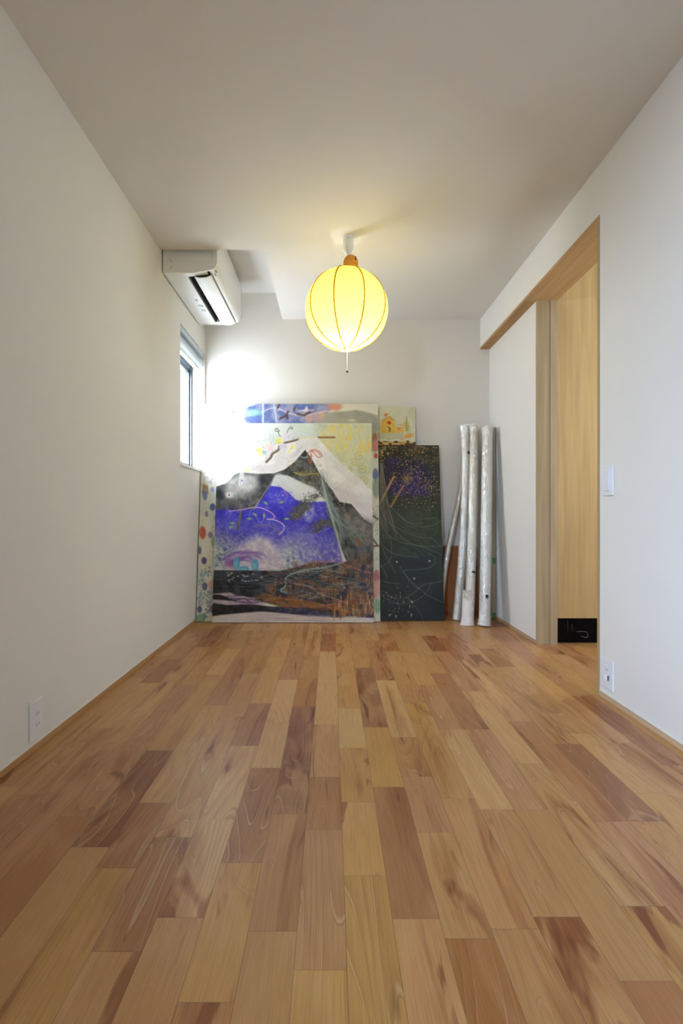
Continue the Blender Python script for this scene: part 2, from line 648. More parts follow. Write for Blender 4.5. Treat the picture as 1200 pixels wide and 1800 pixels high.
# ------------------------------------------------------------------ DOORWAY lining
b = MB()
b.box(XN - 0.001, XR - 0.0, Y_DOOR0 - 0.018, YB - 0.001, HD - 0.004, HD + 0.012)
b.box(XR, XH + 0.002, Y_DOOR0 - 0.018, Y_DOOR1 + 0.016, HD - 0.004, HD + 0.012)
struct(b, 'trim_1', M_SOFFIT)                      # wooden board under the bulkhead
b = MB()
b.box(XN - 0.002, XH + 0.002, Y_DOOR0 - 0.018, Y_DOOR0, 0, HD - 0.004)
struct(b, 'trim_2', M_JAMB)                        # near jamb
b = MB()
b.box(XR - 0.002, XR + 0.030, Y_DOOR1 - 0.002, Y_DOOR1 + 0.016, 0, HD - 0.004)
b.box(XR + 0.030, XR + 0.078, Y_DOOR1 + 0.0015, Y_DOOR1 + 0.016, 0, HD - 0.004)
b.box(XR + 0.078, XH + 0.002, Y_DOOR1 - 0.002, Y_DOOR1 + 0.016, 0, HD - 0.004)
struct(b, 'trim_3', M_JAMB)                        # far jamb with a shallow groove

# hallway beyond
HX = 2.45
b = MB()
b.box(XH, HX, Y_DOOR1 + 0.05, Y_DOOR1 + 0.15, 0, 2.95)
struct(b, 'wall_hallway_back', M_WALL)
b = MB()
b.box(HX, HX + 0.1, 0.6, 3.1, 0, 2.95)
struct(b, 'wall_hallway_side', M_WALL)
b = MB()
b.box(XH, HX, 0.6, 0.7, 0, 2.95)
struct(b, 'wall_hallway_front', M_WALL)
b = MB()
b.box(XH - 0.19, HX + .1, 0.6, 3.1, 2.85, 2.95)
b.box(XH - 0.10, XH, 0.6, 3.1, top, 2.85)
struct(b, 'ceiling_hallway', M_CEIL)

pn = empty('wooden_panel', (1.70, Y_DOOR1 + 0.03, 0), 'tall honey-coloured plywood panel in the hallway seen through the doorway', 'panel')
b = MB()
b.box(XH + 0.003, 2.05, Y_DOOR1 + 0.016, Y_DOOR1 + 0.040, 0.1515, 2.80, 0.0008)
b.build('panel_board', M_PANEL, pn)
b = MB()
b.box(XH + 0.003, 2.05, Y_DOOR1 + 0.026, Y_DOOR1 + 0.032, 0.004, 0.1515)
mg, ntg, pg = new_mat('black_glass')
pg.inputs['Base Color'].default_value = (0.002, 0.0025, 0.003, 1)
pg.inputs['Roughness'].default_value = 0.06
pg.inputs['Specular IOR Level'].default_value = 0.12
glass_o = b.build('glass_strip', mg, pn, label='black glass strip at the foot of the panel')
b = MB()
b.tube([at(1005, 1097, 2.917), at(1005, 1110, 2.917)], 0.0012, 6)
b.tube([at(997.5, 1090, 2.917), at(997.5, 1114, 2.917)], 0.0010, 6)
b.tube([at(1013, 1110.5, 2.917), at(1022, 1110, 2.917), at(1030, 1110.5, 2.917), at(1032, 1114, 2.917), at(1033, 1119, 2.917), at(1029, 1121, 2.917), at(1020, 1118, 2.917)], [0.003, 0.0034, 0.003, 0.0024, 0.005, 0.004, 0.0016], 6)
mgrey = plain('reflection_grey', (58, 62, 64), 0.6)  # grey tubes stand in for a reflection in the glass strip
b.build('mirrored_shape', mgrey, glass_o, smooth=True, label='dim grey curved shape modelled as a reflection in the black glass')

# added hallway lamp: unseen glowing disc that brightens the plywood panel
hl = empty('added_hall_lamp', (1.95, 1.3, 2.85), 'added round white ceiling lamp in the hallway, out of view', 'lamp')
b = MB()
b.lathe([(0.02, 2.79), (0.12, 2.80), (0.15, 2.83), (0.15, 2.848)], 1.95, 1.3, 24)
b.build('lamp_shade', emission_mat('added_lamp_glow', rgb_light(K_HALL)[1], rgb_light(K_HALL)[0]), hl, smooth=True)

# ------------------------------------------------------------------ SIDE WINDOW
w1 = empty('window_1', (XL, 3.42, WZ0), kind='structure')
FX0, FX1 = XL - 0.150, XL - 0.095
b = MB()
fw = 0.028
b.box(FX0, FX1, WY0, WY0 + fw, WZ0, WZ1)
b.box(FX0, FX1, WY1 - fw, WY1, WZ0, WZ1)
b.box(FX0, FX1, WY0 + fw, WY1 - fw, WZ0, WZ0 + fw)
b.box(FX0, FX1, WY0 + fw, WY1 - fw, WZ1 - 0.14, WZ1)
b.build('window_frame', M_ALU, w1)
b = MB()
b.box(FX0 + 0.010, FX1 - 0.012, WY1 - fw - 0.022, WY1 - fw, WZ0 + fw, WZ1 - 0.14)
b.box(FX0 + 0.010, FX1 - 0.012, WY0 + fw, WY0 + fw + 0.022, WZ0 + fw, WZ1 - 0.14)
b.box(FX0 + 0.010, FX1 - 0.012, WY0 + fw + .022, WY1 - fw - .022, WZ0 + fw, WZ0 + fw + 0.022)
b.box(FX0 + 0.010, FX1 - 0.012, WY0 + fw + .022, WY1 - fw - .022, WZ1 - 0.165, WZ1 - 0.14)
b.build('window_sash', M_ALU, w1)
b = MB()
b.box(FX0 + 0.022, FX0 + 0.026, WY0 + fw + .022, WY1 - fw - .022, WZ0 + fw + .022, WZ1 - 0.165)
b.build('window_pane', M_GLASS, w1)
b = MB()
b.box(FX1, XL + 0.012, WY0 - 0.004, WY1 - 0.012, WZ0 - 0.016, WZ0 + 0.002, 0.002)
b.build('window_sill', M_SILL, w1)

rb = empty('roller_blind', (XL, 3.42, WZ1), 'rolled-up pale grey roller blind in the head of the small side window', 'blind')
b = MB()
b.box(XL - 0.070, XL - 0.004, WY0 + 0.004, WY1 - 0.02, WZ1 - 0.040, WZ1 - 0.004, 0.003)
b.build('blind_cassette', M_BLIND, rb)
b = MB()
prof = [(XL - 0.040 + 0.036 * math.cos(a), WZ1 - 0.086 + 0.040 * math.sin(a)) for a in [2 * math.pi * k / 20 for k in range(20)]]
b.prism(prof, WY0 + 0.01, WY1 - 0.03)
b.build('blind_roll', M_BLIND, rb, smooth=True, angle=40)
b = MB()
b.box(XL - 0.058, XL - 0.030, WY0 + 0.012, WY1 - 0.032, WZ1 - 0.142, WZ1 - 0.124, 0.003)
b.build('blind_bottom_bar', M_PLASTIC, rb)

# near window behind the camera
w2 = empty('window_2', (XL, -1.2, NZ0), kind='structure')
b = MB()
b.box(FX0, FX1, NY0, NY0 + .04, NZ0, NZ1)
b.box(FX0, FX1, NY1 - .04, NY1, NZ0, NZ1)
b.box(FX0, FX1, NY0 + .04, NY1 - .04, NZ0, NZ0 + .04)
b.box(FX0, FX1, NY0 + .04, NY1 - .04, NZ1 - .04, NZ1)
b.build('window_frame', M_ALU, w2)

# ------------------------------------------------------------------ AIR CONDITIONER
AY0, AY1 = 2.800, 3.575
AZB, AZT = 2.176, 2.474
AD = 0.313                     # depth from the wall
XA = XL + 0.006
ac = empty('air_conditioner', (XL + 0.15, 3.19, AZB), 'white wall-mounted air conditioner tucked into the ceiling niche', 'air conditioner')


def arc(cx, cz, r1, r2, a0, a1, n):
    return [(cx + r1 * math.cos(math.radians(a0 + (a1 - a0) * i / n)), cz + r2 * math.sin(math.radians(a0 + (a1 - a0) * i / n))) for i in range(n + 1)]


# body profile with the outlet recess cut out of its underside
x_f = XA + AD
body = [(XA, AZB + 0.002), (XA + 0.128, AZB), (XA + 0.150, AZB + 0.045), (XA + 0.225, AZB + 0.095), (XA + 0.262, AZB + 0.020)]
body += arc(x_f - 0.052, AZB + 0.070, 0.050, 0.056, -70, 0, 8)
body += [(x_f - 0.002, AZT - 0.02)] + arc(x_f - 0.022, AZT - 0.02, 0.02, 0.02, 10, 90, 4) + [(XA, AZT)]
b = MB()
b.prism(body, AY0 + 0.014, AY1 - 0.014)
b.build('body', M_PLASTIC, ac, smooth=True, angle=28)
# the two end caps, closed profile without the recess
endp = [(XA, AZB), (XA + 0.18, AZB - 0.001), (XA + 0.245, AZB + 0.012)] + arc(x_f - 0.052, AZB + 0.070, 0.052, 0.058, -60, 0, 8)
endp += [(x_f, AZT - 0.02)] + arc(x_f - 0.020, AZT - 0.02, 0.02, 0.022, 10, 90, 4) + [(XA, AZT)]
for y0, y1 in ((AY0, AY0 + 0.0135), (AY1 - 0.0135, AY1)):
    b = MB()
    b.prism(endp, y0, y1)
    b.build('end_cap', M_PLASTIC, ac, smooth=True, angle=28)
# dark outlet interior
b = MB()
b.prism([(XA + 0.1295, AZB + 0.0005), (XA + 0.149, AZB + 0.043), (XA + 0.222, AZB + 0.092), (XA + 0.258, AZB + 0.026), (XA + 0.252, AZB + 0.030), (XA + 0.220, AZB + 0.085), (XA + 0.155, AZB + 0.038), (XA + 0.137, AZB + 0.002)], AY0 + 0.05, AY1 - 0.05)
b.build('air_outlet', M_DARK, ac)
for y0, y1 in ((AY0 + 0.0135, AY0 + 0.05), (AY1 - 0.05, AY1 - 0.0135)):
    b = MB()
    b.prism([(XA + 0.129, AZB), (XA + 0.150, AZB + 0.043), (XA + 0.225, AZB + 0.093), (XA + 0.250, AZB + 0.014)], y0, y1)
    b.build('outlet_end', M_PLASTIC, ac)
# inner vanes
for k in range(9):
    yy = AY0 + 0.09 + k * (AY1 - AY0 - 0.18) / 8
    b = MB()
    b.hexa([(XA + 0.150, yy, AZB + 0.010), (XA + 0.200, yy, AZB + 0.010), (XA + 0.200, yy + .003, AZB + 0.010), (XA + 0.150, yy + .003, AZB + 0.010),
            (XA + 0.160, yy + .01, AZB + 0.045), (XA + 0.200, yy + .01, AZB + 0.060), (XA + 0.200, yy + .013, AZB + 0.060), (XA + 0.160, yy + .013, AZB + 0.045)])
    b.build('vane', plain('dark_vane', (60, 56, 50), 0.5) if k == 0 else bpy.data.materials['dark_vane'], ac)
# louvre, swung slightly open
b = MB()
lp = [(XA + 0.170, AZB - 0.004), (XA + 0.200, AZB - 0.010), (XA + 0.240, AZB - 0.008), (XA + 0.268, AZB + 0.006), (XA + 0.268, AZB + 0.010), (XA + 0.236, AZB - 0.003), (XA + 0.200, AZB - 0.005), (XA + 0.170, AZB + 0.000)]
b.prism(lp, AY0 + 0.045, AY1 - 0.015)
b.build('louver', M_PLASTIC, ac, smooth=True, angle=30)
# pipe knock-out ring on the near side and seam of the front cover
b = MB()
yc = AY0 - 0.0006
for a0, a1 in ((-60, -15), (15, 60)):
    pts = []
    for i in range(9):
        a = math.radians(a0 + (a1 - a0) * i / 8)
        pts.append((XA + 0.018 + 0.036 * math.cos(a), yc, AZB + 0.050 + 0.036 * math.sin(a)))
    b.tube(pts, 0.0012, 6)
b.build('knockout_ring', plain('seam_grey', (150, 148, 140), 0.6), ac)
b = MB()
b.box(XA + 0.284, XA + 0.2855, AY0 - 0.0006, AY0 + 0.001, AZB + 0.07, AZT - 0.01)
b.build('cover_seam', bpy.data.materials['seam_grey'], ac)
for k, (dx, dz) in enumerate(((0.296, 0.030), (0.288, 0.020))):
    b = MB()
    b.box(XA + dx, XA + dx + 0.004, AY0 + 0.030 + 0.02 * k, AY0 + 0.050 + 0.02 * k, AZB + dz - .006, AZB + dz)
    b.build('indicator_lamp', M_SLOTGREY, ac)
# small printed labels under the unit (not legible in the photo): grey pictogram marks
ML = plain('print_grey', (150, 160, 170), 0.6)
ML2 = plain('print_dark', (95, 105, 118), 0.6)
for (u0, u1, v0, v1, mt) in ((0.086, 0.101, 0.350, 0.374, ML), (0.085, 0.099, 0.430, 0.438, ML), (0.085, 0.099, 0.445, 0.453, ML), (0.102, 0.112, 0.435, 0.458, ML2), (0.085, 0.098, 0.505, 0.512, ML),
                             (0.100, 0.112, 0.506, 0.520, ML), (0.085, 0.097, 0.522, 0.531, ML), (0.100, 0.109, 0.530, 0.540, ML)):
    b = MB()
    b.box(XA + u0, XA + u1, AY0 + v0, AY0 + v1, AZB - 0.0006, AZB + 0.0005)
    b.build('printed_label', mt, ac)
b = MB()
b.box(XL, XL + 0.006, AY0 + 0.03, AY1 - 0.03, AZB + 0.03, AZT - 0.03)
b.build('mounting_plate', M_DARK, ac)

# ------------------------------------------------------------------ COVER PLATES


def socket_plate(name, label, wall_x, sgn, y0, y1, z0, z1, kind):
    """sgn +1: plate faces +X"""
    yc, zc = (y0 + y1) / 2, (z0 + z1) / 2
    r = empty(name, (wall_x, yc, z0), label, 'switch' if kind == 'switch' else 'outlet')
    X = lambda d: (wall_x + sgn * d)

    def bx(d0, d1, a0, a1, c0, c1, nm, mat, bev=0.0, lab=None, par=None):
        q = MB()
        xa, xb = sorted((X(d0), X(d1)))
        q.box(xa, xb, a0, a1, c0, c1, bev)
        return q.build(nm, mat, par or r, label=lab)
    bx(0, 0.0075, y0, y1, z0, z1, 'cover_plate', M_PLATE, 0.0022)
    if kind == 'switch':
        bx(0.0075, 0.0095, yc - 0.023, yc + 0.023, zc - 0.043, zc + 0.043, 'switch_surround', M_PLATE, 0.0008)
        bx(0.0095, 0.0135, yc - 0.019, yc + 0.011, zc - 0.040, zc + 0.040, 'rocker', M_PLATE, 0.0015)
    else:
        bx(0.0075, 0.0086, yc - 0.012, yc + 0.012, zc - 0.036, zc + 0.036, 'socket_module', M_PLATE, 0.0008)
        for dz in (-0.018, 0.018):
            for dy in (-0.0062, 0.0062):
                bx(0.0086, 0.0089, yc + dy - 0.0010, yc + dy + 0.0010, zc + dz - 0.0045, zc + dz + 0.0045, 'socket_slot', M_SLOTGREY)
        bx(0.0086, 0.0094, yc - 0.010, yc + 0.010, zc + 0.029, zc + 0.031, 'module_lip', M_PLATE)
        if kind == 'plug':
            bx(0.0086, 0.021, yc - 0.013, yc + 0.004, zc - 0.024, zc - 0.002, 'plug_cap', M_PLASTIC, 0.003, 'small white cap plugged into the lower socket')
            bx(0.0086, 0.0135, yc - 0.016, yc - 0.0132, zc - 0.023, zc - 0.003, 'plug_cap_edge', M_SLOTGREY)
    return r


socket_plate('wall_outlet', 'white double power outlet low on the left wall', XL, 1, 1.566, 1.638, 0.041, 0.165, 'outlet')
socket_plate('light_switch', 'white light switch at hip height on the right wall beside the doorway', XN, -1, 1.982, 2.060, 0.857, 0.981, 'switch')
socket_plate('wall_outlet', 'white power outlet with a small cap plugged in, low on the right wall', XN, -1, 1.982, 2.064, 0.050, 0.173, 'plug')

# ------------------------------------------------------------------ PAPER LANTERN
LX, LY = 0.083, 2.640
LZ, LR, LH = 1.892, 0.2245, 0.2140
lan = empty('pendant_lantern', (LX, LY, HC), 'glowing round yellow paper lantern hanging from the ceiling', 'lamp')
b = MB()
b.lathe([(0.0285, HC - 0.001), (0.0285, HC - 0.020), (0.0270, HC - 0.0205), (0.0270, HC - 0.022), (0.0290, HC - 0.0225), (0.0290, HC - 0.060), (0.0275, HC - 0.072), (0.021, HC - 0.086), (0.012, HC - 0.098), (0.005, HC - 0.106), (0.003, HC - 0.110)], LX + 0.009, LY, 32)
b.build('ceiling_cap', M_PLASTIC, lan, smooth=True, angle=35)
b = MB()
b.tube([(LX + 0.009, LY, HC - 0.108), (LX + 0.012, LY, HC - 0.16), (LX + 0.004, LY, LZ + 0.12), (LX, LY, LZ + 0.03)], 0.0035, 8)
b.build('lamp_cord', M_PLASTIC, lan, smooth=True)


def paper_mat():
    m = bpy.data.materials.new('yellow_paper')
    m.use_nodes = True
    nt = m.node_tree
    nt.nodes.clear()
    N, L = nt.nodes, nt.links
    tc = N.new('ShaderNodeTexCoord')
    n = N.new('ShaderNodeTexNoise')
    n.inputs['Scale'].default_value = 30
    n.inputs['Detail'].default_value = 5
    L.new(tc.outputs['Object'], n.inputs['Vector'])
    r = N.new('ShaderNodeValToRGB')
    r.color_ramp.elements[0].color = (0.92, 0.77, 0.11, 1)
    r.color_ramp.elements[1].color = (0.95, 0.84, 0.16, 1)
    L.new(n.outputs['Fac'], r.inputs[0])
    t = N.new('ShaderNodeBsdfTranslucent')
    L.new(r.outputs[0], t.inputs['Color'])
    d = N.new('ShaderNodeBsdfDiffuse')
    d.inputs['Color'].default_value = (0.9, 0.78, 0.3, 1)
    mx = N.new('ShaderNodeMixShader')
    mx.inputs[0].default_value = 0.35
    L.new(t.outputs[0], mx.inputs[1])
    L.new(d.outputs[0], mx.inputs[2])
    e = N.new('ShaderNodeEmission')
    e.inputs[0].default_value = (1.0, 0.82, 0.25, 1)
    e.inputs[1].default_value = K_PAPER
    ad = N.new('ShaderNodeAddShader')
    L.new(mx.outputs[0], ad.inputs[0])
    L.new(e.outputs[0], ad.inputs[1])
    o = N.new('ShaderNodeOutputMaterial')
    L.new(ad.outputs[0], o.inputs[0])
    return m


M_PAPER = paper_mat()
prof = []
NR = 34
for i in range(NR * 4 + 1):
    a = math.radians(-81 + (81 + 73) * i / (NR * 4))
    rid = 0.0012 * abs(math.sin(math.pi * i / 4))
    prof.append(((LR + rid) * math.cos(a), LZ + (LH + rid) * math.sin(a)))
b = MB()
b.lathe(prof, LX, LY, 72, cap=False)
shade = b.build('lamp_shade', M_PAPER, lan, smooth=True)
mrib = bpy.data.materials.new('rib_tape')
mrib.use_nodes = True
nt_ = mrib.node_tree
nt_.nodes.clear()
t_ = nt_.nodes.new('ShaderNodeBsdfTranslucent')
t_.inputs[0].default_value = (0.60, 0.42, 0.03, 1)
d_ = nt_.nodes.new('ShaderNodeBsdfDiffuse')
d_.inputs[0].default_value = (0.62, 0.44, 0.05, 1)
m_ = nt_.nodes.new('ShaderNodeMixShader')
m_.inputs[0].default_value = 0.25
o_ = nt_.nodes.new('ShaderNodeOutputMaterial')
nt_.links.new(t_.outputs[0], m_.inputs[1])
nt_.links.new(d_.outputs[0], m_.inputs[2])
nt_.links.new(m_.outputs[0], o_.inputs[0])
for k in range(9):
    ph = math.radians(-90 - 18 + 40 * k)
    pts, rads = [], []
    for i in range(61):
        a = math.radians(-80 + (80 + 74) * i / 60)
        rr = (LR + 0.0016) * math.cos(a)
        pts.append((LX + rr * math.cos(ph), LY + rr * math.sin(ph), LZ + (LH + 0.0016) * math.sin(a)))
        rads.append(0.0036 + 0.0007 * math.sin(i * 1.9 + k) + (0.0009 if i > 44 else 0))
    b = MB()
    b.tube(pts, rads, 6)
    b.build('rib', mrib, shade, smooth=True)
# amber wound cap on top of the shade
mamb = plain('amber_wound_cord', (206, 140, 34), 0.4, noise=0.25, scale=60)
b = MB()
zc0 = LZ + LH * 0.955 + 0.024
pr = [(0.036, zc0 - 0.03), (0.040, zc0), (0.0405, zc0 + 0.012)]
for i in range(10):
    a = math.radians(10 + 78 * i / 9)
    pr.append((0.041 * math.cos(a) + 0.0008 * (i % 2), zc0 + 0.016 + 0.044 * math.sin(a)))
b.lathe(pr, LX + 0.022, LY - 0.02, 28)
cap_o = b.build('shade_cap', mamb, lan, smooth=True, label='amber-brown dome on top of the paper shade')
b = MB()
pts = []
for i in range(17):
    a = math.radians(10 * i + 10)
    pts.append((LX + 0.022 + 0.025, LY - 0.02 - 0.034 * math.cos(a), zc0 + 0.010 + 0.040 * math.sin(a)))
b.tube(pts, 0.0034, 8)
b.build('cap_band', plain('dark_band', (88, 42, 12), 0.5), cap_o, smooth=True)
# bulb inside
b = MB()
pr = [(0.004, LZ - 0.122), (0.028, LZ - 0.110), (0.040, LZ - 0.085), (0.042, LZ - 0.070), (0.034, LZ - 0.045), (0.018, LZ - 0.025), (0.015, LZ + 0.04)]
b.lathe(pr, LX, LY, 24)
b.build('light_bulb', emission_mat('bulb_glow', (1.0, 0.80, 0.50), K_PAPER * 100), lan, smooth=True)
# light from the bulb itself
bl = bpy.data.lights.new('bulb_light', 'POINT')
bl.energy, bl.color = rgb_light(K_BULB)
bl.shadow_soft_size = 0.05
blo = bpy.data.objects.new('bulb_light', bl)
COL.objects.link(blo)
blo.parent = lan
blo.location = Vector((LX, LY, LZ - 0.140)) - lan.location
# pull cord
zb = LZ - LH
b = MB()
b.tube([(LX + 0.004, LY, zb + 0.03), (LX + 0.004, LY, zb - 0.115)], 0.0014, 6)
b.build('pull_cord', plain('cord_cream', (225, 215, 180), 0.6), lan)
b = MB()
b.lathe([(0.003, zb - 0.127), (0.0062, zb - 0.124), (0.0066, zb - 0.119), (0.0050, zb - 0.115), (0.002, zb - 0.114)], LX + 0.004, LY, 14)
b.build('cord_bead', plain('dark_wood_bead', (52, 36, 24), 0.5), lan, smooth=True)
b = MB()
b.tube([(LX - 0.019, LY - 0.02, zb + 0.006), (LX - 0.012, LY - 0.022, zb + 0.001), (LX - 0.004, LY - 0.02, zb + 0.004)], 0.0025, 6)
b.build('wire_clip', bpy.data.materials['dark_wood_bead'], lan)

# ------------------------------------------------------------------ PAINTINGS (colour per vertex of a fine grid, drawn by the code below)


def vnoise(h, w, cell, seed, octaves=3):
    rg = np.random.default_rng(seed)
    out = np.zeros((h, w))
    amp, tot = 1.0, 0.0
    for o_ in range(octaves):
        c = max(cell / (2 ** o_), 1.5)
        gh, gw = int(h / c) + 3, int(w / c) + 3
        g = rg.random((gh, gw))
        yy = np.arange(h) / c
        xx = np.arange(w) / c
        y0 = yy.astype(int)
        x0 = xx.astype(int)
        fy = (yy - y0)[:, None]
        fx = (xx - x0)[None, :]
        fy = fy * fy * (3 - 2 * fy)
        fx = fx * fx * (3 - 2 * fx)
        a = g[np.ix_(y0, x0)]
        b_ = g[np.ix_(y0, x0 + 1)]
        c_ = g[np.ix_(y0 + 1, x0)]
        d = g[np.ix_(y0 + 1, x0 + 1)]
        out += amp * ((a * (1 - fx) + b_ * fx) * (1 - fy) + (c_ * (1 - fx) + d * fx) * fy)
        tot += amp
        amp *= 0.55
    return out / tot


class Art:
    def __init__(self, x0, y0, x1, y1, s, base):
        self.x0, self.y0, self.s = x0, y0, s
        self.w, self.h = int((x1 - x0) * s) + 1, int((y1 - y0) * s) + 1
        self.a = np.zeros((self.h, self.w, 3))
        self.a[:] = base
        self.YY, self.XX = np.mgrid[0:self.h, 0:self.w]
        self.XX = self.XX / s + x0
        self.YY = self.YY / s + y0

    def mask(self, pts, soft=2.0):
        """anti-aliased polygon mask"""
        pts = np.array(pts, float)
        inside = np.zeros((self.h, self.w), bool)
        n = len(pts)
        dmin = np.full((self.h, self.w), 1e9)
        for i in range(n):
            ax, ay = pts[i]
            bx_, by = pts[(i + 1) % n]
            if ay != by:
                c = ((ay > self.YY) != (by > self.YY)) & (self.XX < (bx_ - ax) * (self.YY - ay) / (by - ay) + ax)
                inside ^= c
            dx, dy = bx_ - ax, by - ay
            t = np.clip(((self.XX - ax) * dx + (self.YY - ay) * dy) / (dx * dx + dy * dy + 1e-9), 0, 1)
            d = np.hypot(self.XX - ax - t * dx, self.YY - ay - t * dy)
            dmin = np.minimum(dmin, d)
        sd = np.where(inside, dmin, -dmin)
        return np.clip(0.5 + sd / (2 * soft), 0, 1)

    def put(self, m, col):
        col = np.asarray(col, float)
        if col.ndim == 1:
            col = col[None, None, :]
        self.a = self.a * (1 - m[..., None]) + col * m[..., None]

    def poly(self, pts, col, alpha=1.0, soft=2.0, var=0.0, cell=30, seed=0):
        m = self.mask(pts, soft) * alpha
        c = np.asarray(col, float)[None, None, :] * np.ones((self.h, self.w, 1))
        if var:
            c = c + (vnoise(self.h, self.w, cell * self.s, seed)[..., None] - 0.5) * 2 * var
        self.put(m, c)
        return m

    def tex(self, m, c1, c2, cell, seed, octaves=3, lo=0.35, hi=0.65):
        n = np.clip((vnoise(self.h, self.w, max(cell * self.s, 1.5), seed, octaves) - lo) / (hi - lo), 0, 1)[..., None]
        self.put(m, np.asarray(c1, float) * (1 - n) + np.asarray(c2, float) * n)

    def _win(self, xa, ya, xb, yb, pad):
        i0 = max(int((min(ya, yb) - pad - self.y0) * self.s), 0)
        i1 = min(int((max(ya, yb) + pad - self.y0) * self.s) + 2, self.h)
        j0 = max(int((min(xa, xb) - pad - self.x0) * self.s), 0)
        j1 = min(int((max(xa, xb) + pad - self.x0) * self.s) + 2, self.w)
        return i0, i1, j0, j1

    def line(self, pts, wd, col, alpha=1.0):
        aa = 0.6 / self.s
        col = np.asarray(col, float)
        eff = max(wd / 2, 0.35 / self.s)
        alpha = alpha * min(1.0, (wd / 2) / eff + 0.15)
        xs = [q[0] for q in pts]
        ys = [q[1] for q in pts]
        i0, i1, j0, j1 = self._win(min(xs), min(ys), max(xs), max(ys), eff + 2 * aa)
        if i1 <= i0 or j1 <= j0:
            return
        X, Y = self.XX[i0:i1, j0:j1], self.YY[i0:i1, j0:j1]
        d = np.full(X.shape, 1e9)
        for k in range(len(pts) - 1):
            ax, ay = pts[k]
            bx_, by = pts[k + 1]
            dx, dy = bx_ - ax, by - ay
            t = np.clip(((X - ax) * dx + (Y - ay) * dy) / (dx * dx + dy * dy + 1e-9), 0, 1)
            d = np.minimum(d, np.hypot(X - ax - t * dx, Y - ay - t * dy))
        m = np.clip((eff + aa - d) / (2 * aa), 0, 1)[..., None] * alpha
        self.a[i0:i1, j0:j1] = self.a[i0:i1, j0:j1] * (1 - m) + col * m

    def curve(self, pts, wd, col, alpha=1.0, n=8):
        """Catmull-Rom through pts"""
        P = [pts[0]] + list(pts) + [pts[-1]]
        out = []
        for i in range(1, len(P) - 2):
            for k in range(n):
                t = k / n
                q = []
                for c in (0, 1):
                    a, b_, c_, d = P[i - 1][c], P[i][c], P[i + 1][c], P[i + 2][c]
                    q.append(0.5 * (2 * b_ + (c_ - a) * t + (2 * a - 5 * b_ + 4 * c_ - d) * t * t + (3 * b_ - a - 3 * c_ + d) * t ** 3))
                out.append(tuple(q))
        out.append(tuple(pts[-1]))
        self.line(out, wd, col, alpha)

    def oval(self, cx, cy, rx, ry, col, alpha=1.0, soft=0.25, rot=0.0, ring=0):
        R = max(rx, ry) * 1.4
        i0, i1, j0, j1 = self._win(cx - R, cy - R, cx + R, cy + R, 1)
        if i1 <= i0 or j1 <= j0:
            return
        X, Y = self.XX[i0:i1, j0:j1] - cx, self.YY[i0:i1, j0:j1] - cy
        c, s_ = math.cos(rot), math.sin(rot)
        u, v = (X * c + Y * s_) / rx, (-X * s_ + Y * c) / ry
        r = np.hypot(u, v)
        if ring:
            m = np.clip(1 - abs(r - 0.85) / ring, 0, 1)
        else:
            m = np.clip((1 + soft - r) / (2 * soft), 0, 1)
        m = (m * alpha)[..., None]
        self.a[i0:i1, j0:j1] = self.a[i0:i1, j0:j1] * (1 - m) + np.asarray(col, float) * m

    def spiral(self, cx, cy, r, wd, col, turns=1.6, a0=0.0, alpha=1.0, flip=1):
        pts = []
        for k in range(26):
            t = k / 25
            a = a0 + flip * t * turns * 2 * math.pi
            pts.append((cx + r * (1 - 0.85 * t) * math.cos(a), cy + r * (1 - 0.85 * t) * math.sin(a)))
        self.line(pts, wd, col, alpha)

    def sample(self, corners, nu, nv):
        """corners TL TR BL BR of the canvas in drawing units -> nv x nu colours"""
        u = np.linspace(0, 1, nu)[None, :]
        v = np.linspace(0, 1, nv)[:, None]
        tl, tr, bl_, br = corners
        X = (tl[0] * (1 - u) + tr[0] * u) * (1 - v) + (bl_[0] * (1 - u) + br[0] * u) * v
        Y = (tl[1] * (1 - u) + tr[1] * u) * (1 - v) + (bl_[1] * (1 - u) + br[1] * u) * v
        fx = np.clip((X - self.x0) * self.s, 0, self.w - 1.001)
        fy = np.clip((Y - self.y0) * self.s, 0, self.h - 1.001)
        ix, iy = fx.astype(int), fy.astype(int)
        tx, ty = (fx - ix)[..., None], (fy - iy)[..., None]
        A = self.a
        return (A[iy, ix] * (1 - tx) + A[iy, ix + 1] * tx) * (1 - ty) + (A[iy + 1, ix] * (1 - tx) + A[iy + 1, ix + 1] * tx) * ty


def canvas_mat(name, rough=0.45, spec=0.35):
    m, nt, p = new_mat(name)
    a = nt.nodes.new('ShaderNodeVertexColor')
    a.layer_name = 'paint'
    nt.links.new(a.outputs[0], p.inputs['Base Color'])
    p.inputs['Roughness'].default_value = rough
    p.inputs['Specular IOR Level'].default_value = spec
    tc = nt.nodes.new('ShaderNodeTexCoord')
    n = nt.nodes.new('ShaderNodeTexNoise')
    n.inputs['Scale'].default_value = 260
    nt.links.new(tc.outputs['Object'], n.inputs['Vector'])
    b_ = nt.nodes.new('ShaderNodeBump')
    b_.inputs['Strength'].default_value = 0.12
    b_.inputs['Distance'].default_value = 0.001
    nt.links.new(n.outputs['Fac'], b_.inputs['Height'])
    nt.links.new(b_.outputs[0], p.inputs['Normal'])
    return m


M_CANVAS = canvas_mat('painted_canvas')


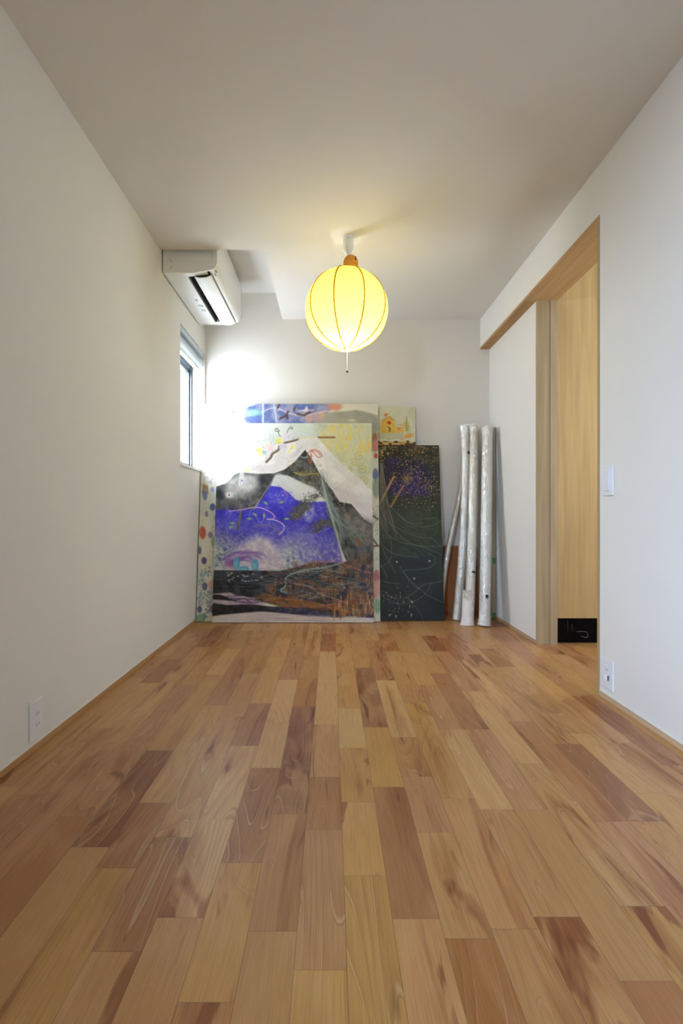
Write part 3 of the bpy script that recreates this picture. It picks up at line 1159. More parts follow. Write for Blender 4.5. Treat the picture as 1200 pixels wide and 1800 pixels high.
def make_painting(name, label, group, x0, x1, yb, yt, ht, th, img, edge):
    """leaning canvas: front bottom edge at Y=yb Z=0, front top edge at Y=yt Z=ht; img = nv x nu x 3 (sRGB 0..255, row 0 top)"""
    root = empty(name, ((x0 + x1) / 2, yb, 0), label, 'painting', group)
    nv, nu = img.shape[:2]
    ox, oy = (x0 + x1) / 2, yb
    u = np.linspace(x0, x1, nu) - ox
    t = np.linspace(1, 0, nv)
    ln = math.hypot(yt - yb, ht)
    ny, nz = ht / ln, -(yt - yb) / ln        # unit vector pointing to the back of the canvas
    V = np.zeros((nv, nu, 3), np.float32)
    V[..., 0] = u[None, :]
    V[..., 1] = ((yt - yb) * t)[:, None]
    V[..., 2] = (ht * t)[:, None] + 0.0008
    # keep the back bottom edge above the floor
    lift = max(0.0, -nz * th) + 0.0
    V[..., 2] += lift
    idx = np.arange(nv * nu).reshape(nv, nu)
    F = np.stack([idx[:-1, :-1], idx[1:, :-1], idx[1:, 1:], idx[:-1, 1:]], -1).reshape(-1, 4)
    lin = np.clip(img / 255.0, 0, 1)
    lin = np.where(lin <= 0.04045, lin / 12.92, ((lin + 0.055) / 1.055) ** 2.4)
    C = np.ones((nv * nu, 4), np.float32)
    C[:, :3] = lin.reshape(-1, 3)
    # wrapped edges
    EC = srgb(*edge)
    verts = V.reshape(-1, 3)
    loop = list(idx[0, :]) + list(idx[1:, -1]) + list(idx[-1, -2::-1]) + list(idx[-2:0:-1, 0])
    rim = verts[loop]
    back = rim + np.array([0, ny * th, nz * th], np.float32)
    nb = len(verts)
    n_l = len(loop)
    # duplicate the rim so that the edge colour starts crisply
    verts2 = np.concatenate([verts, rim, back])
    C2 = np.concatenate([C, np.tile(np.array(EC, np.float32), (2 * n_l, 1))])
    k = np.arange(n_l)
    k2 = (k + 1) % n_l
    F2 = np.stack([nb + k, nb + k2, nb + n_l + k2, nb + n_l + k], -1)
    Fa = np.concatenate([F, F2]).astype(np.int32)
    me = bpy.data.meshes.new('painted_canvas')
    me.vertices.add(len(verts2))
    me.vertices.foreach_set('co', verts2.astype(np.float32).ravel())
    me.loops.add(len(Fa) * 4)
    me.loops.foreach_set('vertex_index', Fa.ravel())
    me.polygons.add(len(Fa))
    me.polygons.foreach_set('loop_start', np.arange(0, len(Fa) * 4, 4, dtype=np.int32))
    me.polygons.foreach_set('loop_total', np.full(len(Fa), 4, np.int32))
    me.update(calc_edges=True)
    ca = me.color_attributes.new('paint', 'FLOAT_COLOR', 'POINT')
    ca.data.foreach_set('color', C2.ravel())
    me.materials.append(M_CANVAS)
    o = bpy.data.objects.new('painted_canvas', me)
    COL.objects.link(o)
    o.parent = root
    # stretcher bars behind the canvas
    q = MB()
    ins, bw = 0.004, 0.045

    def P(x, tt, d):
        return (x, yb + (yt - yb) * tt + ny * d, ht * tt + 0.0008 + lift + nz * d)
    f = bw / ht
    e0, e1 = 0.003, 0.997
    for (xa, xb, ta, tb) in ((x0 + ins, x0 + bw, e0, e1), (x1 - bw, x1 - ins, e0, e1), (x0 + bw, x1 - bw, e0, f), (x0 + bw, x1 - bw, 1 - f, e1), ((x0 + x1) / 2 - .02, (x0 + x1) / 2 + .02, f, 1 - f)):
        d0, d1 = 0.002, th - 0.001
        q.hexa([P(xa, ta, d0), P(xb, ta, d0), P(xb, ta, d1), P(xa, ta, d1), P(xa, tb, d0), P(xb, tb, d0), P(xb, tb, d1), P(xa, tb, d1)])
    q.build('stretcher_frame', M_STRETCHER, root)
    return root


def rnd(a, b_):
    return random.uniform(a, b_)


# ---- front painting -------------------------------------------------
def art_front():
    A = Art(140, 145, 1130, 1360, 0.40, (214, 222, 214))
    W, H_ = A.w, A.h
    full = np.ones((H_, W))
    A.tex(full, (206, 216, 208), (222, 226, 220), 120, 1)
    # yellow curtain field upper right
    m = A.mask([(760, 140), (1130, 140), (1130, 620), (1000, 500), (860, 340), (790, 240)], 30)
    A.tex(m, (190, 198, 176), (206, 210, 184), 60, 2)
    for k in range(60):
        x = rnd(790, 1105)
        y = rnd(165, 300)
        ln = rnd(60, 210)
        dx_ = rnd(6, 40)
        A.curve([(x, y), (x - dx_ * .4, y + ln * .5), (x - dx_, y + ln)], rnd(5, 13), (226, 208, 124) if k % 2 else (206, 210, 196), rnd(.25, .6))
    for k in range(60):
        x, y = rnd(800, 1100), rnd(160, 330)
        A.oval(x, y, rnd(4, 10), rnd(12, 34), random.choice([(230, 204, 96), (224, 196, 96), (214, 206, 150)]), rnd(.35, .7), .5, rnd(-.5, .5))
    for (cx, cy, r, f) in ((1050, 445, 32, 1), (1058, 508, 30, -1), (1000, 400, 26, 1), (1035, 360, 30, -1), (975, 440, 18, 1)):
        A.spiral(cx, cy, r, 5, (196, 172, 84), 1.4, rnd(0, 6), .85, f)
    # white cloth of the tent
    cl = [(782, 240), (700, 246), (640, 262), (560, 285), (430, 300), (300, 300), (140, 330), (140, 560), (240, 525), (285, 470), (320, 458), (420, 470), (520, 466), (585, 442), (650, 388), (707, 318),
          (745, 372), (800, 478), (870, 570), (915, 642), (985, 655), (1060, 745), (1130, 790), (1130, 600), (1040, 500), (930, 410), (850, 325)]
    m = A.mask(cl, 2)
    A.tex(m, (220, 216, 214), (234, 232, 230), 70, 5)
    mm = A.mask([(870, 520), (1000, 600), (1120, 700), (1120, 775), (1060, 740), (985, 650), (915, 640)], 18)
    A.put(mm * .5, (206, 196, 206))
    for k in range(9):
        t = k / 8
        A.curve([(330 + 30 * t, 440 - 40 * t), (480, 455 - 34 * t), (590, 425 - 50 * t), (690, 310 - 20 * t)], 2.2, (196, 190, 190), .5)
    A.curve([(520, 360), (530, 410), (540, 450)], 2, (190, 196, 190), .7)
    # dark interior of the tent, left and right
    dk = [(707, 320), (650, 390), (585, 443), (520, 467), (420, 471), (320, 462), (285, 475), (240, 527), (140, 560), (140, 700), (400, 700), (470, 600), (530, 480), (600, 480), (760, 560), (830, 620), (860, 780), (960, 1010), (1130, 1010), (1130, 790), (1060, 745), (985, 655), (915, 642), (870, 570), (800, 478), (745, 372)]
    m = A.mask(dk, 2)
    A.tex(m, (44, 46, 50), (92, 94, 96), 50, 8, 4)
    mm = A.mask([(930, 680), (1130, 780), (1130, 900), (1020, 900), (940, 820)], 30)
    A.tex(mm * .9, (96, 92, 88), (132, 128, 122), 34, 9)
    mm = A.mask([(230, 520), (300, 470), (420, 480), (430, 560), (330, 620), (240, 610)], 22)
    A.tex(mm * .9, (176, 176, 174), (206, 206, 202), 34, 10)
    mm = A.mask([(300, 600), (470, 560), (420, 690), (300, 690)], 25)
    A.tex(mm * .7, (86, 84, 80), (134, 134, 130), 26, 11)
    for k in range(90):
        x, y = rnd(600, 800), rnd(390, 540)
        A.spiral(x, y, rnd(4, 13), 2.4, random.choice([(176, 160, 104), (140, 134, 110), (160, 152, 134)]), rnd(.5, 1.2), rnd(0, 6), .6, random.choice((1, -1)))
    A.curve([(640, 460), (690, 478), (740, 470), (790, 470)], 5, (196, 172, 84), .9)
    for k in range(12):
        A.line([(650 + 12 * k, 474), (655 + 12 * k, 458 - 8 * (k % 2))], 3, (190, 166, 84), .9)
    # snow cap
    A.poly([(540, 470), (620, 488), (700, 535), (760, 552), (798, 585), (740, 612), (690, 632), (650, 628), (600, 580), (556, 552), (505, 548), (520, 500)], (206, 210, 212), 1, 9, 8, 30, 3)
    A.poly([(560, 480), (700, 540), (780, 585), (690, 615), (620, 560)], (222, 224, 224), .7, 16)
    # blue mountain
    bl_ = [(500, 545), (556, 550), (604, 582), (650, 628), (700, 645), (830, 640), (850, 700), (875, 780), (905, 880), (935, 1005), (600, 1040), (560, 1050), (140, 1060), (140, 690), (330, 690), (400, 690), (450, 622)]
    m = A.mask(bl_, 3)
    A.tex(m, (52, 46, 186), (70, 66, 204), 60, 20, 3)
    # lavender variation and fade to the pale textured foot
    sh = np.clip((A.YY - 690 - 0.10 * (A.XX - 140)) / 230, 0, 1)
    nz = vnoise(H_, W, 14 * A.s, 21, 3)
    A.tex(m * np.clip(sh * 1.5 * nz, 0, 1), (120, 112, 190), (168, 160, 204), 12, 22)
    m2 = m * np.clip((A.YY - 850 + 60 * np.sin(A.XX / 90.0)) / 130, 0, 1) * np.clip((860 - A.XX) / 260, 0, 1)
    A.tex(m2, (150, 166, 178), (204, 208, 216), 16, 23)
    for k in range(900):      # cross-hatched small strokes
        x, y = rnd(170, 880), rnd(700, 1040)
        if y < 760 and rnd(0, 1) < .6:
            continue
        a = rnd(0, 3.14)
        r = rnd(4, 10)
        c = random.choice([(60, 84, 104), (88, 110, 126), (222, 222, 232), (150, 150, 212), (40, 60, 92), (196, 200, 216)])
        inb = x < 560 or y < 1010
        if inb:
            A.line([(x, y), (x + r * math.cos(a), y + r * math.sin(a))], 2.2, c, .55)
    for k in range(360):
        x, y = rnd(170, 420), rnd(830, 1040)
        A.line([(x, y), (x + rnd(-9, 9), y + rnd(-12, 12))], 2.6, (38, 66, 78), .6)
    for k in range(90):
        x, y = rnd(490, 640), rnd(575, 650)
        A.oval(x, y, 5, 5, (140, 140, 226), .7, ring=.35)
    A.curve([(560, 700), (650, 760), (760, 780), (860, 760)], 26, (50, 44, 196), .55)
    A.curve([(600, 820), (700, 840), (800, 820), (870, 790)], 8, (120, 130, 214), .5)
    for k in range(520):
        x, y = rnd(170, 900), rnd(600, 1000)
        if y < 640 and not 480 < x < 620:
            continue
        A.oval(x, y, rnd(4, 20), rnd(3, 9), random.choice([(92, 92, 206), (42, 38, 150), (150, 152, 220), (70, 64, 196), (120, 116, 200)]), rnd(.12, .4), .5, rnd(0, 3))
    # pale blue/white swirl on the mountain
    A.tex(A.mask([(700, 660), (760, 665), (770, 720), (730, 770), (690, 730)], 12) * .75, (120, 124, 214), (196, 200, 226), 14, 30)
    # dark mossy branches across the mountain
    for pts in ([(640, 745), (660, 690), (700, 640), (760, 610), (820, 590), (850, 600)], [(765, 820), (790, 780), (830, 765), (890, 770)], [(640, 740), (680, 700), (720, 650)]):
        for k in range(300):
            i_ = random.randrange(len(pts) - 1)
            t_ = random.random()
            cx_, cy_ = pts[i_][0] * (1 - t_) + pts[i_ + 1][0] * t_, pts[i_][1] * (1 - t_) + pts[i_ + 1][1] * t_
            cx_, cy_ = cx_ + random.gauss(0, 18), cy_ + random.gauss(0, 14)
            A.oval(cx_, cy_, rnd(3, 10), rnd(2, 6), random.choice([(74, 76, 72), (100, 100, 90), (60, 64, 66), (118, 116, 98), (86, 88, 80)]), rnd(.3, .7), .4, rnd(0, 3))
    # grey and teal strands right of the mountain
    for k in range(52):
        x0_, y0_ = rnd(796, 838), rnd(440, 640)
        xe, ye = rnd(880, 1110), rnd(780, 1000)
        xm = 850 + rnd(-15, 60)
        A.curve([(x0_, y0_), (x0_ + 30, 620), (xm + 20, 740), (xe, ye)], rnd(2, 4.5), random.choice([(128, 150, 150), (96, 124, 122), (176, 180, 178), (72, 96, 96), (86, 142, 144)]), .48)
    for k in range(12):
        A.curve([(800 + rnd(-4, 8), 470), (835 + rnd(-6, 6), 620), (880 + rnd(-6, 8), 780), (940 + rnd(-8, 10), 1000)], 2.4, (196, 194, 184), .42)
    for k in range(120):
        x, y = rnd(770, 960), rnd(520, 700)
        A.oval(x, y, 2.6, 4, (186, 168, 176), .6)
    for k in range(120):
        x, y = rnd(900, 1090), rnd(720, 900)
        A.spiral(x, y, rnd(3, 8), 2, (130, 140, 140), .8, rnd(0, 6), .5)
    # brown feather
    A.oval(1030, 885, 12, 30, (132, 84, 52), .9, .3, -.7)
    # mound with purple swirl and blue eggs
    A.tex(A.mask([(330, 900), (420, 850), (500, 870), (560, 960), (580, 1055), (200, 1055), (260, 960)], 26), (186, 176, 196), (214, 206, 214), 22, 40)
    for k in range(46):
        r = rnd(46, 150)
        a0_ = math.pi + rnd(0, 1.6)
        a1_ = a0_ + rnd(.6, 1.5)
        pts = [(352 + r * 1.1 * math.cos(a0_ + (a1_ - a0_) * q / 5) + rnd(-4, 4), 1022 + r * .58 * math.sin(a0_ + (a1_ - a0_) * q / 5) + rnd(-5, 5)) for q in range(6)]
        A.curve(pts, rnd(5, 15), random.choice([(126, 92, 174), (146, 116, 186), (176, 156, 200), (196, 184, 208), (112, 76, 160)]), rnd(.2, .5))
    A.oval(265, 1010, 34, 26, (130, 78, 156), .8, .4)
    for (x, y, rx, ry) in ((295, 1010, 21, 38), (405, 1022, 22, 38), (340, 1044, 30, 17)):
        A.oval(x, y, rx, ry, (92, 156, 196), 1, .2)
        A.oval(x - 4, y + ry * .2, rx * .55, ry * .5, (132, 196, 214), .8, .5)
    # water band
    wat = [(140, 1052), (620, 1056), (600, 1120), (640, 1200), (420, 1250), (140, 1195)]
    A.tex(A.mask(wat, 3), (26, 28, 32), (58, 64, 76), 40, 50, 3)
    for k in range(70):
        x, y = rnd(160, 600), rnd(1075, 1190)
        A.curve([(x, y), (x + rnd(20, 60), y + rnd(-4, 4)), (x + rnd(60, 130), y + rnd(-6, 8))], rnd(1.5, 4), random.choice([(84, 98, 122), (110, 124, 140), (60, 74, 98)]), .5)
    for k in range(24):
        x, y = rnd(240, 520), rnd(1066, 1120)
        A.oval(x, y, rnd(5, 10), 3, (206, 208, 204), .8)
    for k in range(10):
        A.curve([(330 + 12 * k, 1060), (420 + 14 * k, 1130), (500 + 16 * k, 1250)], 3, (84, 104, 134), .35)
    # lilac foam line, black band, white bank
    A.poly([(140, 1190), (260, 1182), (300, 1205), (420, 1215), (520, 1240), (400, 1262), (240, 1250), (140, 1240)], (186, 176, 190), 1, 4, 24, 20, 51)
    for k in range(26):
        A.curve([(rnd(150, 300), rnd(1195, 1245)), (rnd(250, 380), rnd(1205, 1245)), (rnd(350, 480), rnd(1215, 1250))], rnd(2, 6), random.choice([(112, 76, 140), (46, 44, 50), (214, 208, 214), (88, 70, 110)]), .6)
    A.poly([(140, 1195), (200, 1195), (250, 1215), (300, 1232), (200, 1225), (140, 1222)], (30, 30, 30), 1, 3)
    A.tex(A.mask([(140, 1240), (240, 1254), (380, 1250), (520, 1265), (660, 1262), (900, 1290), (940, 1320), (700, 1320), (560, 1300), (440, 1295), (330, 1312), (200, 1312), (140, 1320)], 4), (24, 25, 26), (48, 46, 56), 30, 52)
    A.tex(A.mask([(480, 1270), (700, 1265), (960, 1320), (900, 1330), (700, 1316), (560, 1305)], 8), (50, 54, 84), (84, 88, 116), 20, 53)
    A.poly([(140, 1335), (200, 1312), (330, 1300), (440, 1292), (560, 1302), (700, 1315), (900, 1328), (1130, 1322), (1130, 1360), (140, 1360)], (216, 208, 208), 1, 4, 5, 40, 54)
    for k in range(36):
        x, y = rnd(340, 820), rnd(1305, 1350)
        A.curve([(x, y), (x + 50, y + rnd(-4, 6)), (x + 110, y + rnd(-2, 10))], rnd(2, 5), random.choice([(176, 158, 184), (196, 184, 200), (160, 144, 172)]), .5)
    # ground of grass tufts, ropes and driftwood
    gr = [(560, 1056), (640, 1035), (760, 1010), (940, 1005), (1000, 985), (1130, 950), (1130, 1330), (960, 1320), (760, 1280), (560, 1262), (400, 1225), (430, 1200), (520, 1180)]
    m = A.mask(gr, 5)
    A.tex(m, (48, 50, 68), (112, 92, 76), 34, 60, 3)
    tufts = [(1080, 1000, 60, 60), (980, 1075, 60, 44), (850, 1105, 70, 40), (700, 1030, 70, 34), (660, 1070, 60, 30), (500, 1170, 30, 44), (640, 1170, 56, 50), (850, 1210, 44, 56), (1010, 1200, 40, 50), (930, 1130, 60, 34), (1090, 1120, 40, 50), (780, 1020, 60, 26), (560, 1130, 40, 36)]
    for (x, y, w, h) in tufts:
        c0 = random.choice([(134, 96, 58), (150, 106, 62), (124, 92, 62), (156, 106, 76)])
        for k in range(30):
            xx = x + rnd(-w, w)
            yy = y + rnd(-h * .2, h * .4)
            cc = tuple(np.clip(np.array(c0) + rnd(-34, 34), 0, 255))
            A.line([(xx, yy), (xx + rnd(-5, 5) + (xx - x) * .15, yy - rnd(.5, 1) * h)], 2.6, cc, .7)
    for k in range(110):
        x, y = rnd(420, 1080), rnd(1030, 1290)
        if y > 1230 + (x - 420) * .12:
            continue
        ln = rnd(50, 150)
        A.curve([(x, y), (x + ln * .5, y + rnd(-16, 16)), (x + ln, y + rnd(-24, 24))], rnd(2, 5), random.choice([(112, 150, 156), (96, 136, 146), (150, 172, 176), (70, 78, 106), (150, 92, 84), (36, 36, 46), (130, 84, 46)]), .7)
    for k in range(40):
        x = rnd(380, 900)
        y = 1200 + (x - 380) * .13 + rnd(-20, 34)
        A.curve([(x, y), (x + 60, y + rnd(0, 20)), (x + 140, y + rnd(14, 40))], rnd(3, 7), random.choice([(150, 96, 44), (172, 120, 62), (120, 76, 34), (134, 110, 82), (170, 98, 60)]), .75)
    for k in range(420):
        x, y = rnd(520, 1110), rnd(1020, 1300)
        if y > 1225 + (x - 420) * .12:
            continue
        A.line([(x, y), (x + rnd(-26, 26), y + rnd(-8, 8))], rnd(2, 5), random.choice([(118, 140, 146), (150, 168, 170), (60, 64, 92), (44, 44, 56), (176, 120, 98), (150, 108, 72), (206, 196, 190), (90, 104, 120)]), rnd(.4, .8))
    # rope loop
    loop = [(940, 1000), (840, 1030), (700, 1050), (620, 1075), (590, 1100), (590, 1140), (560, 1170), (600, 1180)]
    for d in (0, 5):
        A.curve([(q[0], q[1] + d) for q in loop], 4.5, (140, 176, 180), .85)
    A.curve([(590, 1100), (640, 1130), (740, 1150), (800, 1190), (960, 1240)], 4, (176, 196, 200), .6)
    for pts in ([(760, 1002), (880, 1000), (940, 1005), (1000, 985)], [(930, 1008), (1000, 1040), (1060, 1060), (1110, 1068)], [(620, 1110), (720, 1150), (840, 1170)], [(560, 1255), (760, 1268), (960, 1240)]):
        A.curve(pts, 4, (184, 96, 96), .8)
    for k in range(170):      # dense orange strokes lower right
        x = rnd(880, 1125)
        y = rnd(1240, 1350) - (x - 880) * .12
        A.line([(x, y), (x + rnd(-6, 6), y - rnd(20, 60))], 3.4, random.choice([(160, 92, 40), (140, 78, 30), (182, 120, 66), (206, 184, 160)]), .8)
    # details on the cloth -------------------------------------------
    br = (112, 92, 76)
    A.curve([(474, 396), (500, 370), (512, 345), (545, 322), (552, 300)], 15, br, .95)
    A.curve([(585, 276), (620, 268), (668, 254)], 13, br, .95)
    A.line([(552, 300), (585, 276)], 4, br, .7)
    A.line([(668, 254), (720, 244), (786, 240)], 8, (224, 216, 176), .9)
    A.line([(788, 241), (884, 241)], 12, (142, 104, 66), 1)
    A.spiral(538, 192, 15, 4.5, (104, 108, 104), 1.3, .6, 1)
    A.curve([(553, 196), (548, 215), (560, 238)], 4.5, (104, 108, 104))
    A.spiral(625, 184, 12, 4.5, (104, 108, 104), 1.1, 3.2, 1)
    A.curve([(614, 182), (604, 196), (600, 214)], 4.5, (104, 108, 104))
    for (x, y, r, c) in ((551, 266, 21, (238, 222, 104)), (432, 325, 19, (238, 226, 120)), (632, 305, 13, (238, 226, 110)), (612, 330, 9, (236, 226, 130)), (600, 238, 26, (222, 208, 222)), (500, 310, 26, (226, 200, 206)), (572, 300, 24, (216, 204, 220)), (480, 290, 18, (236, 214, 196)), (462, 338, 14, (150, 186, 190)), (442, 352, 14, (236, 226, 160)), (640, 215, 14, (212, 210, 222)), (358, 448, 12, (236, 228, 130))):
        A.oval(x, y, r, r * .9, c, .85, .35)
    for k in range(150):
        x, y = rnd(370, 680), rnd(230, 385)
        A.line([(x, y), (x + rnd(-6, 6), y + rnd(-8, 8))], 2.2, random.choice([(120, 130, 150), (90, 100, 110), (150, 170, 176), (170, 150, 160)]), .55)
    for k in range(14):
        x = rnd(360, 470)
        A.curve([(x, rnd(330, 380)), (x + rnd(-20, 20), 300), (x + rnd(-40, 30), rnd(225, 270))], 2, (170, 186, 184), .6)
    # bow
    for pts in ([(742, 322), (722, 350), (728, 392), (744, 400), (746, 350)], [(744, 322), (770, 318), (800, 338), (806, 362), (786, 366), (760, 340), (744, 322)], [(744, 322), (740, 360), (736, 400)], [(744, 324), (780, 332), (798, 352)]):
        A.curve(pts, 5, (196, 98, 80), .9)
    A.curve([(744, 240), (748, 300), (742, 322)], 4, (236, 222, 176), .8)
    A.curve([(680, 360), (700, 370), (722, 364)], 6, (150, 190, 200), .9)
    A.curve([(752, 400), (800, 480), (900, 640)], 4, (70, 66, 64), .8)
    # pale bottle figure with small face
    A.poly([(315, 410), (338, 410), (340, 480), (332, 560), (300, 565), (312, 480)], (226, 222, 220), .8, 5)
    for x in (314, 328, 340):
        A.curve([(x, 405), (x - 2, 470), (x - 12, 560)], 2, (160, 152, 156), .7)
    A.oval(307, 562, 13, 11, (206, 168, 178), .8, .5)
    A.oval(327, 512, 6, 6, (112, 106, 176), .8, .5)
    A.oval(252, 600, 22, 18, (222, 222, 220), .9, .4)
    A.oval(250, 601, 5, 5, (50, 50, 70), 1, .3)
    for k in range(16):
        A.curve([(230 + 6 * k, 530 + rnd(-20, 20)), (240 + 6 * k, 560), (250 + 5 * k, 600 + rnd(0, 20))], 1.8, (120, 120, 120), .5)
    # hanging dark stick, pink line, leaves
    A.curve([(308, 628), (318, 690), (314, 750), (300, 808)], 15, (92, 88, 84), .95)
    A.curve([(312, 640), (318, 700), (308, 780)], 4, (150, 142, 132), .7)
    A.curve([(250, 700), (330, 690), (400, 676), (450, 682), (500, 706), (524, 732), (510, 748), (478, 748)], 5.5, (214, 170, 216), .95)
    A.curve([(478, 748), (520, 752), (560, 768), (582, 792), (574, 820), (548, 842)], 5.5, (220, 190, 226), .95)
    A.curve([(398, 676), (378, 700), (372, 726)], 4, (130, 170, 226), .8)
    for (x, y, a) in ((405, 720, .5), (460, 725, 1.6), (372, 745, 0), (272, 772, .1), (262, 795, -.4), (565, 645, -.4), (470, 650, .6), (596, 745, 0)):
        A.oval(x, y, 18, 7, (116, 150, 118), .9, .3, a)
        A.oval(x, y, 10, 3, (196, 212, 190), .6, .4, a)
    A.curve([(405, 722), (440, 768), (470, 722)], 4, (150, 160, 226), .8)
    A.curve([(400, 790), (470, 785), (520, 800), (550, 830)], 12, (120, 116, 150), .6)
    A.curve([(545, 540), (575, 560), (600, 600)], 6, (200, 140, 190), .7)
    A.curve([(530, 475), (480, 560), (430, 640), (400, 690)], 3.5, (196, 196, 206), .8)
    # paint texture
    A.a += (vnoise(H_, W, 3, 77, 2)[..., None] - .5) * 16
    return A


def art_back():
    A = Art(20, 20, 1170, 1360, 0.34, (214, 216, 200))
    full = np.ones((A.h, A.w))
    A.tex(full, (202, 208, 192), (222, 220, 206), 90, 101)
    # upper strip
    A.tex(A.mask([(140, 20), (400, 20), (430, 160), (100, 160), (90, 400), (60, 430), (60, 100)], 30) * .9, (206, 222, 218), (226, 226, 222), 40, 102)
    A.tex(A.mask([(360, 55), (430, 28), (900, 28), (860, 75), (760, 160), (350, 160), (330, 100)], 5), (96, 112, 172), (150, 154, 190), 46, 103)
    A.oval(395, 90, 46, 20, (150, 206, 190), .9, .5)
    A.oval(300, 92, 60, 40, (190, 214, 208), .8, .5)
    A.oval(272, 88, 12, 16, (222, 130, 130), .9, .3)
    A.oval(390, 132, 50, 16, (104, 124, 190), .9, .3)
    A.poly([(790, 95), (900, 85), (1020, 72), (1150, 108), (1150, 330), (1100, 330), (1080, 160), (760, 160)], (158, 158, 150), 1, 6, 16, 40, 104)
    A.poly([(930, 28), (1150, 28), (1150, 104), (1020, 70), (940, 82)], (220, 216, 202), 1, 4)
    A.oval(888, 50, 44, 28, (206, 140, 124), .95, .3)
    A.tex(A.mask([(700, 120), (840, 70), (800, 150), (720, 160)], 10) * .8, (196, 160, 170), (214, 170, 140), 20, 105)
    A.line([(452, 28), (450, 150)], 12, (206, 216, 226), .9)
    A.line([(518, 40), (534, 150)], 10, (190, 208, 220), .9)
    A.curve([(440, 90), (520, 60), (620, 98), (700, 108), (790, 90), (850, 80)], 6, (226, 214, 216), .9)
    for p_ in ([(540, 60), (552, 36)], [(555, 128), (590, 110), (604, 84)], [(660, 100), (700, 108), (736, 88)], [(600, 128), (596, 100)], [(640, 78), (644, 58)]):
        A.line(p_, 13, (92, 66, 62), .95)
    A.line([(710, 78), (760, 74)], 10, (216, 178, 182), .9)
    A.poly([(640, 80), (702, 72), (718, 44), (726, 74), (720, 84)], (226, 222, 226), .9, 3)
    A.oval(990, 140, 22, 9, (204, 200, 176), .9, .4)
    for k in range(120):
        x, y = rnd(60, 800), rnd(30, 155)
        A.line([(x, y), (x + rnd(-10, 10), y + rnd(-6, 6))], 3, random.choice([(230, 230, 236), (110, 140, 190), (150, 200, 190), (88, 96, 150)]), .5)
    # washed pale mid left side
    for k in range(60):
        x, y = rnd(60, 170), rnd(180, 560)
        A.oval(x, y, rnd(4, 12), rnd(3, 7), random.choice([(196, 200, 216), (216, 200, 214), (150, 150, 156), (180, 200, 214)]), .6, .4, rnd(0, 3))
    A.curve([(90, 470), (120, 440), (140, 500), (110, 530)], 5, (130, 146, 180), .7)
    # dots down the left strip
    dots = [(140, 676, 17, 22, (82, 88, 146)), (103, 718, 10, 18, (122, 124, 160)), (160, 742, 11, 18, (130, 138, 160)), (78, 830, 20, 38, (190, 92, 72)), (125, 843, 15, 19, (132, 130, 160)),
            (150, 885, 22, 36, (150, 178, 136)), (60, 935, 10, 24, (108, 106, 146)), (85, 996, 16, 21, (74, 74, 126)), (88, 1147, 16, 24, (92, 96, 138)), (55, 1280, 15, 20, (92, 92, 142)), (132, 1278, 17, 22, (130, 104, 126)),
            (60, 1335, 30, 30, (130, 176, 138)), (152, 950, 16, 40, (216, 206, 150)), (140, 1135, 34, 26, (214, 168, 152)), (150, 1210, 22, 40, (206, 170, 176)), (95, 600, 14, 34, (110, 122, 172)), (140, 570, 12, 16, (146, 150, 200)), (160, 500, 12, 30, (190, 200, 226))]
    for (x, y, rx, ry, c) in dots:
        A.oval(x, y, rx, ry, c, .92, .18)
    A.oval(145, 806, 16, 16, (196, 186, 116), .9, ring=.3)
    A.oval(105, 1042, 15, 15, (196, 186, 116), .9, ring=.3)
    A.line([(80, 590), (90, 540), (98, 560)], 12, (168, 120, 84), .9)
    A.line([(112, 590), (106, 545)], 10, (168, 120, 84), .9)
    for (vx, vy, vr) in ((80, 1075, 36), (110, 1060, 30), (70, 1130, 26), (75, 1200, 30), (60, 1240, 24), (110, 1230, 26), (100, 1290, 24), (130, 1180, 22), (85, 1320, 18)):
        for k in range(22):
            A.oval(vx + random.gauss(0, vr * .5), vy + random.gauss(0, vr * .6), 5.5, 3, random.choice([(104, 140, 166), (84, 112, 146), (140, 166, 180)]), .75, .3, rnd(0, 3))
    # right strip
    for (x, y, rx, ry, c) in ((1128, 250, 14, 30, (160, 96, 70)), (1130, 300, 18, 40, (196, 130, 120)), (1134, 362, 12, 16, (196, 80, 66)), (1132, 478, 17, 38, (102, 112, 168)), (1136, 560, 22, 60, (140, 158, 146)),
                              (1138, 1090, 18, 40, (176, 112, 116)), (1140, 1160, 18, 50, (206, 158, 150)), (1142, 1260, 18, 44, (136, 176, 140)), (1130, 1200, 10, 20, (206, 150, 140))):
        A.oval(x, y, rx, ry, c, .95, .2)
    for k in range(70):
        x, y = rnd(1112, 1150), rnd(600, 1000)
        A.line([(x, y), (x + rnd(-5, 5), y + rnd(-9, 9))], 3, random.choice([(110, 120, 120), (150, 160, 160), (80, 84, 100), (190, 190, 170)]), .7)
    for p_ in ([(1116, 728), (1146, 750)], [(1116, 868), (1140, 900)], [(1120, 910), (1150, 908)]):
        A.line(p_, 10, (110, 74, 54), .95)
    A.a += (vnoise(A.h, A.w, 3, 78, 2)[..., None] - .5) * 10
    return A


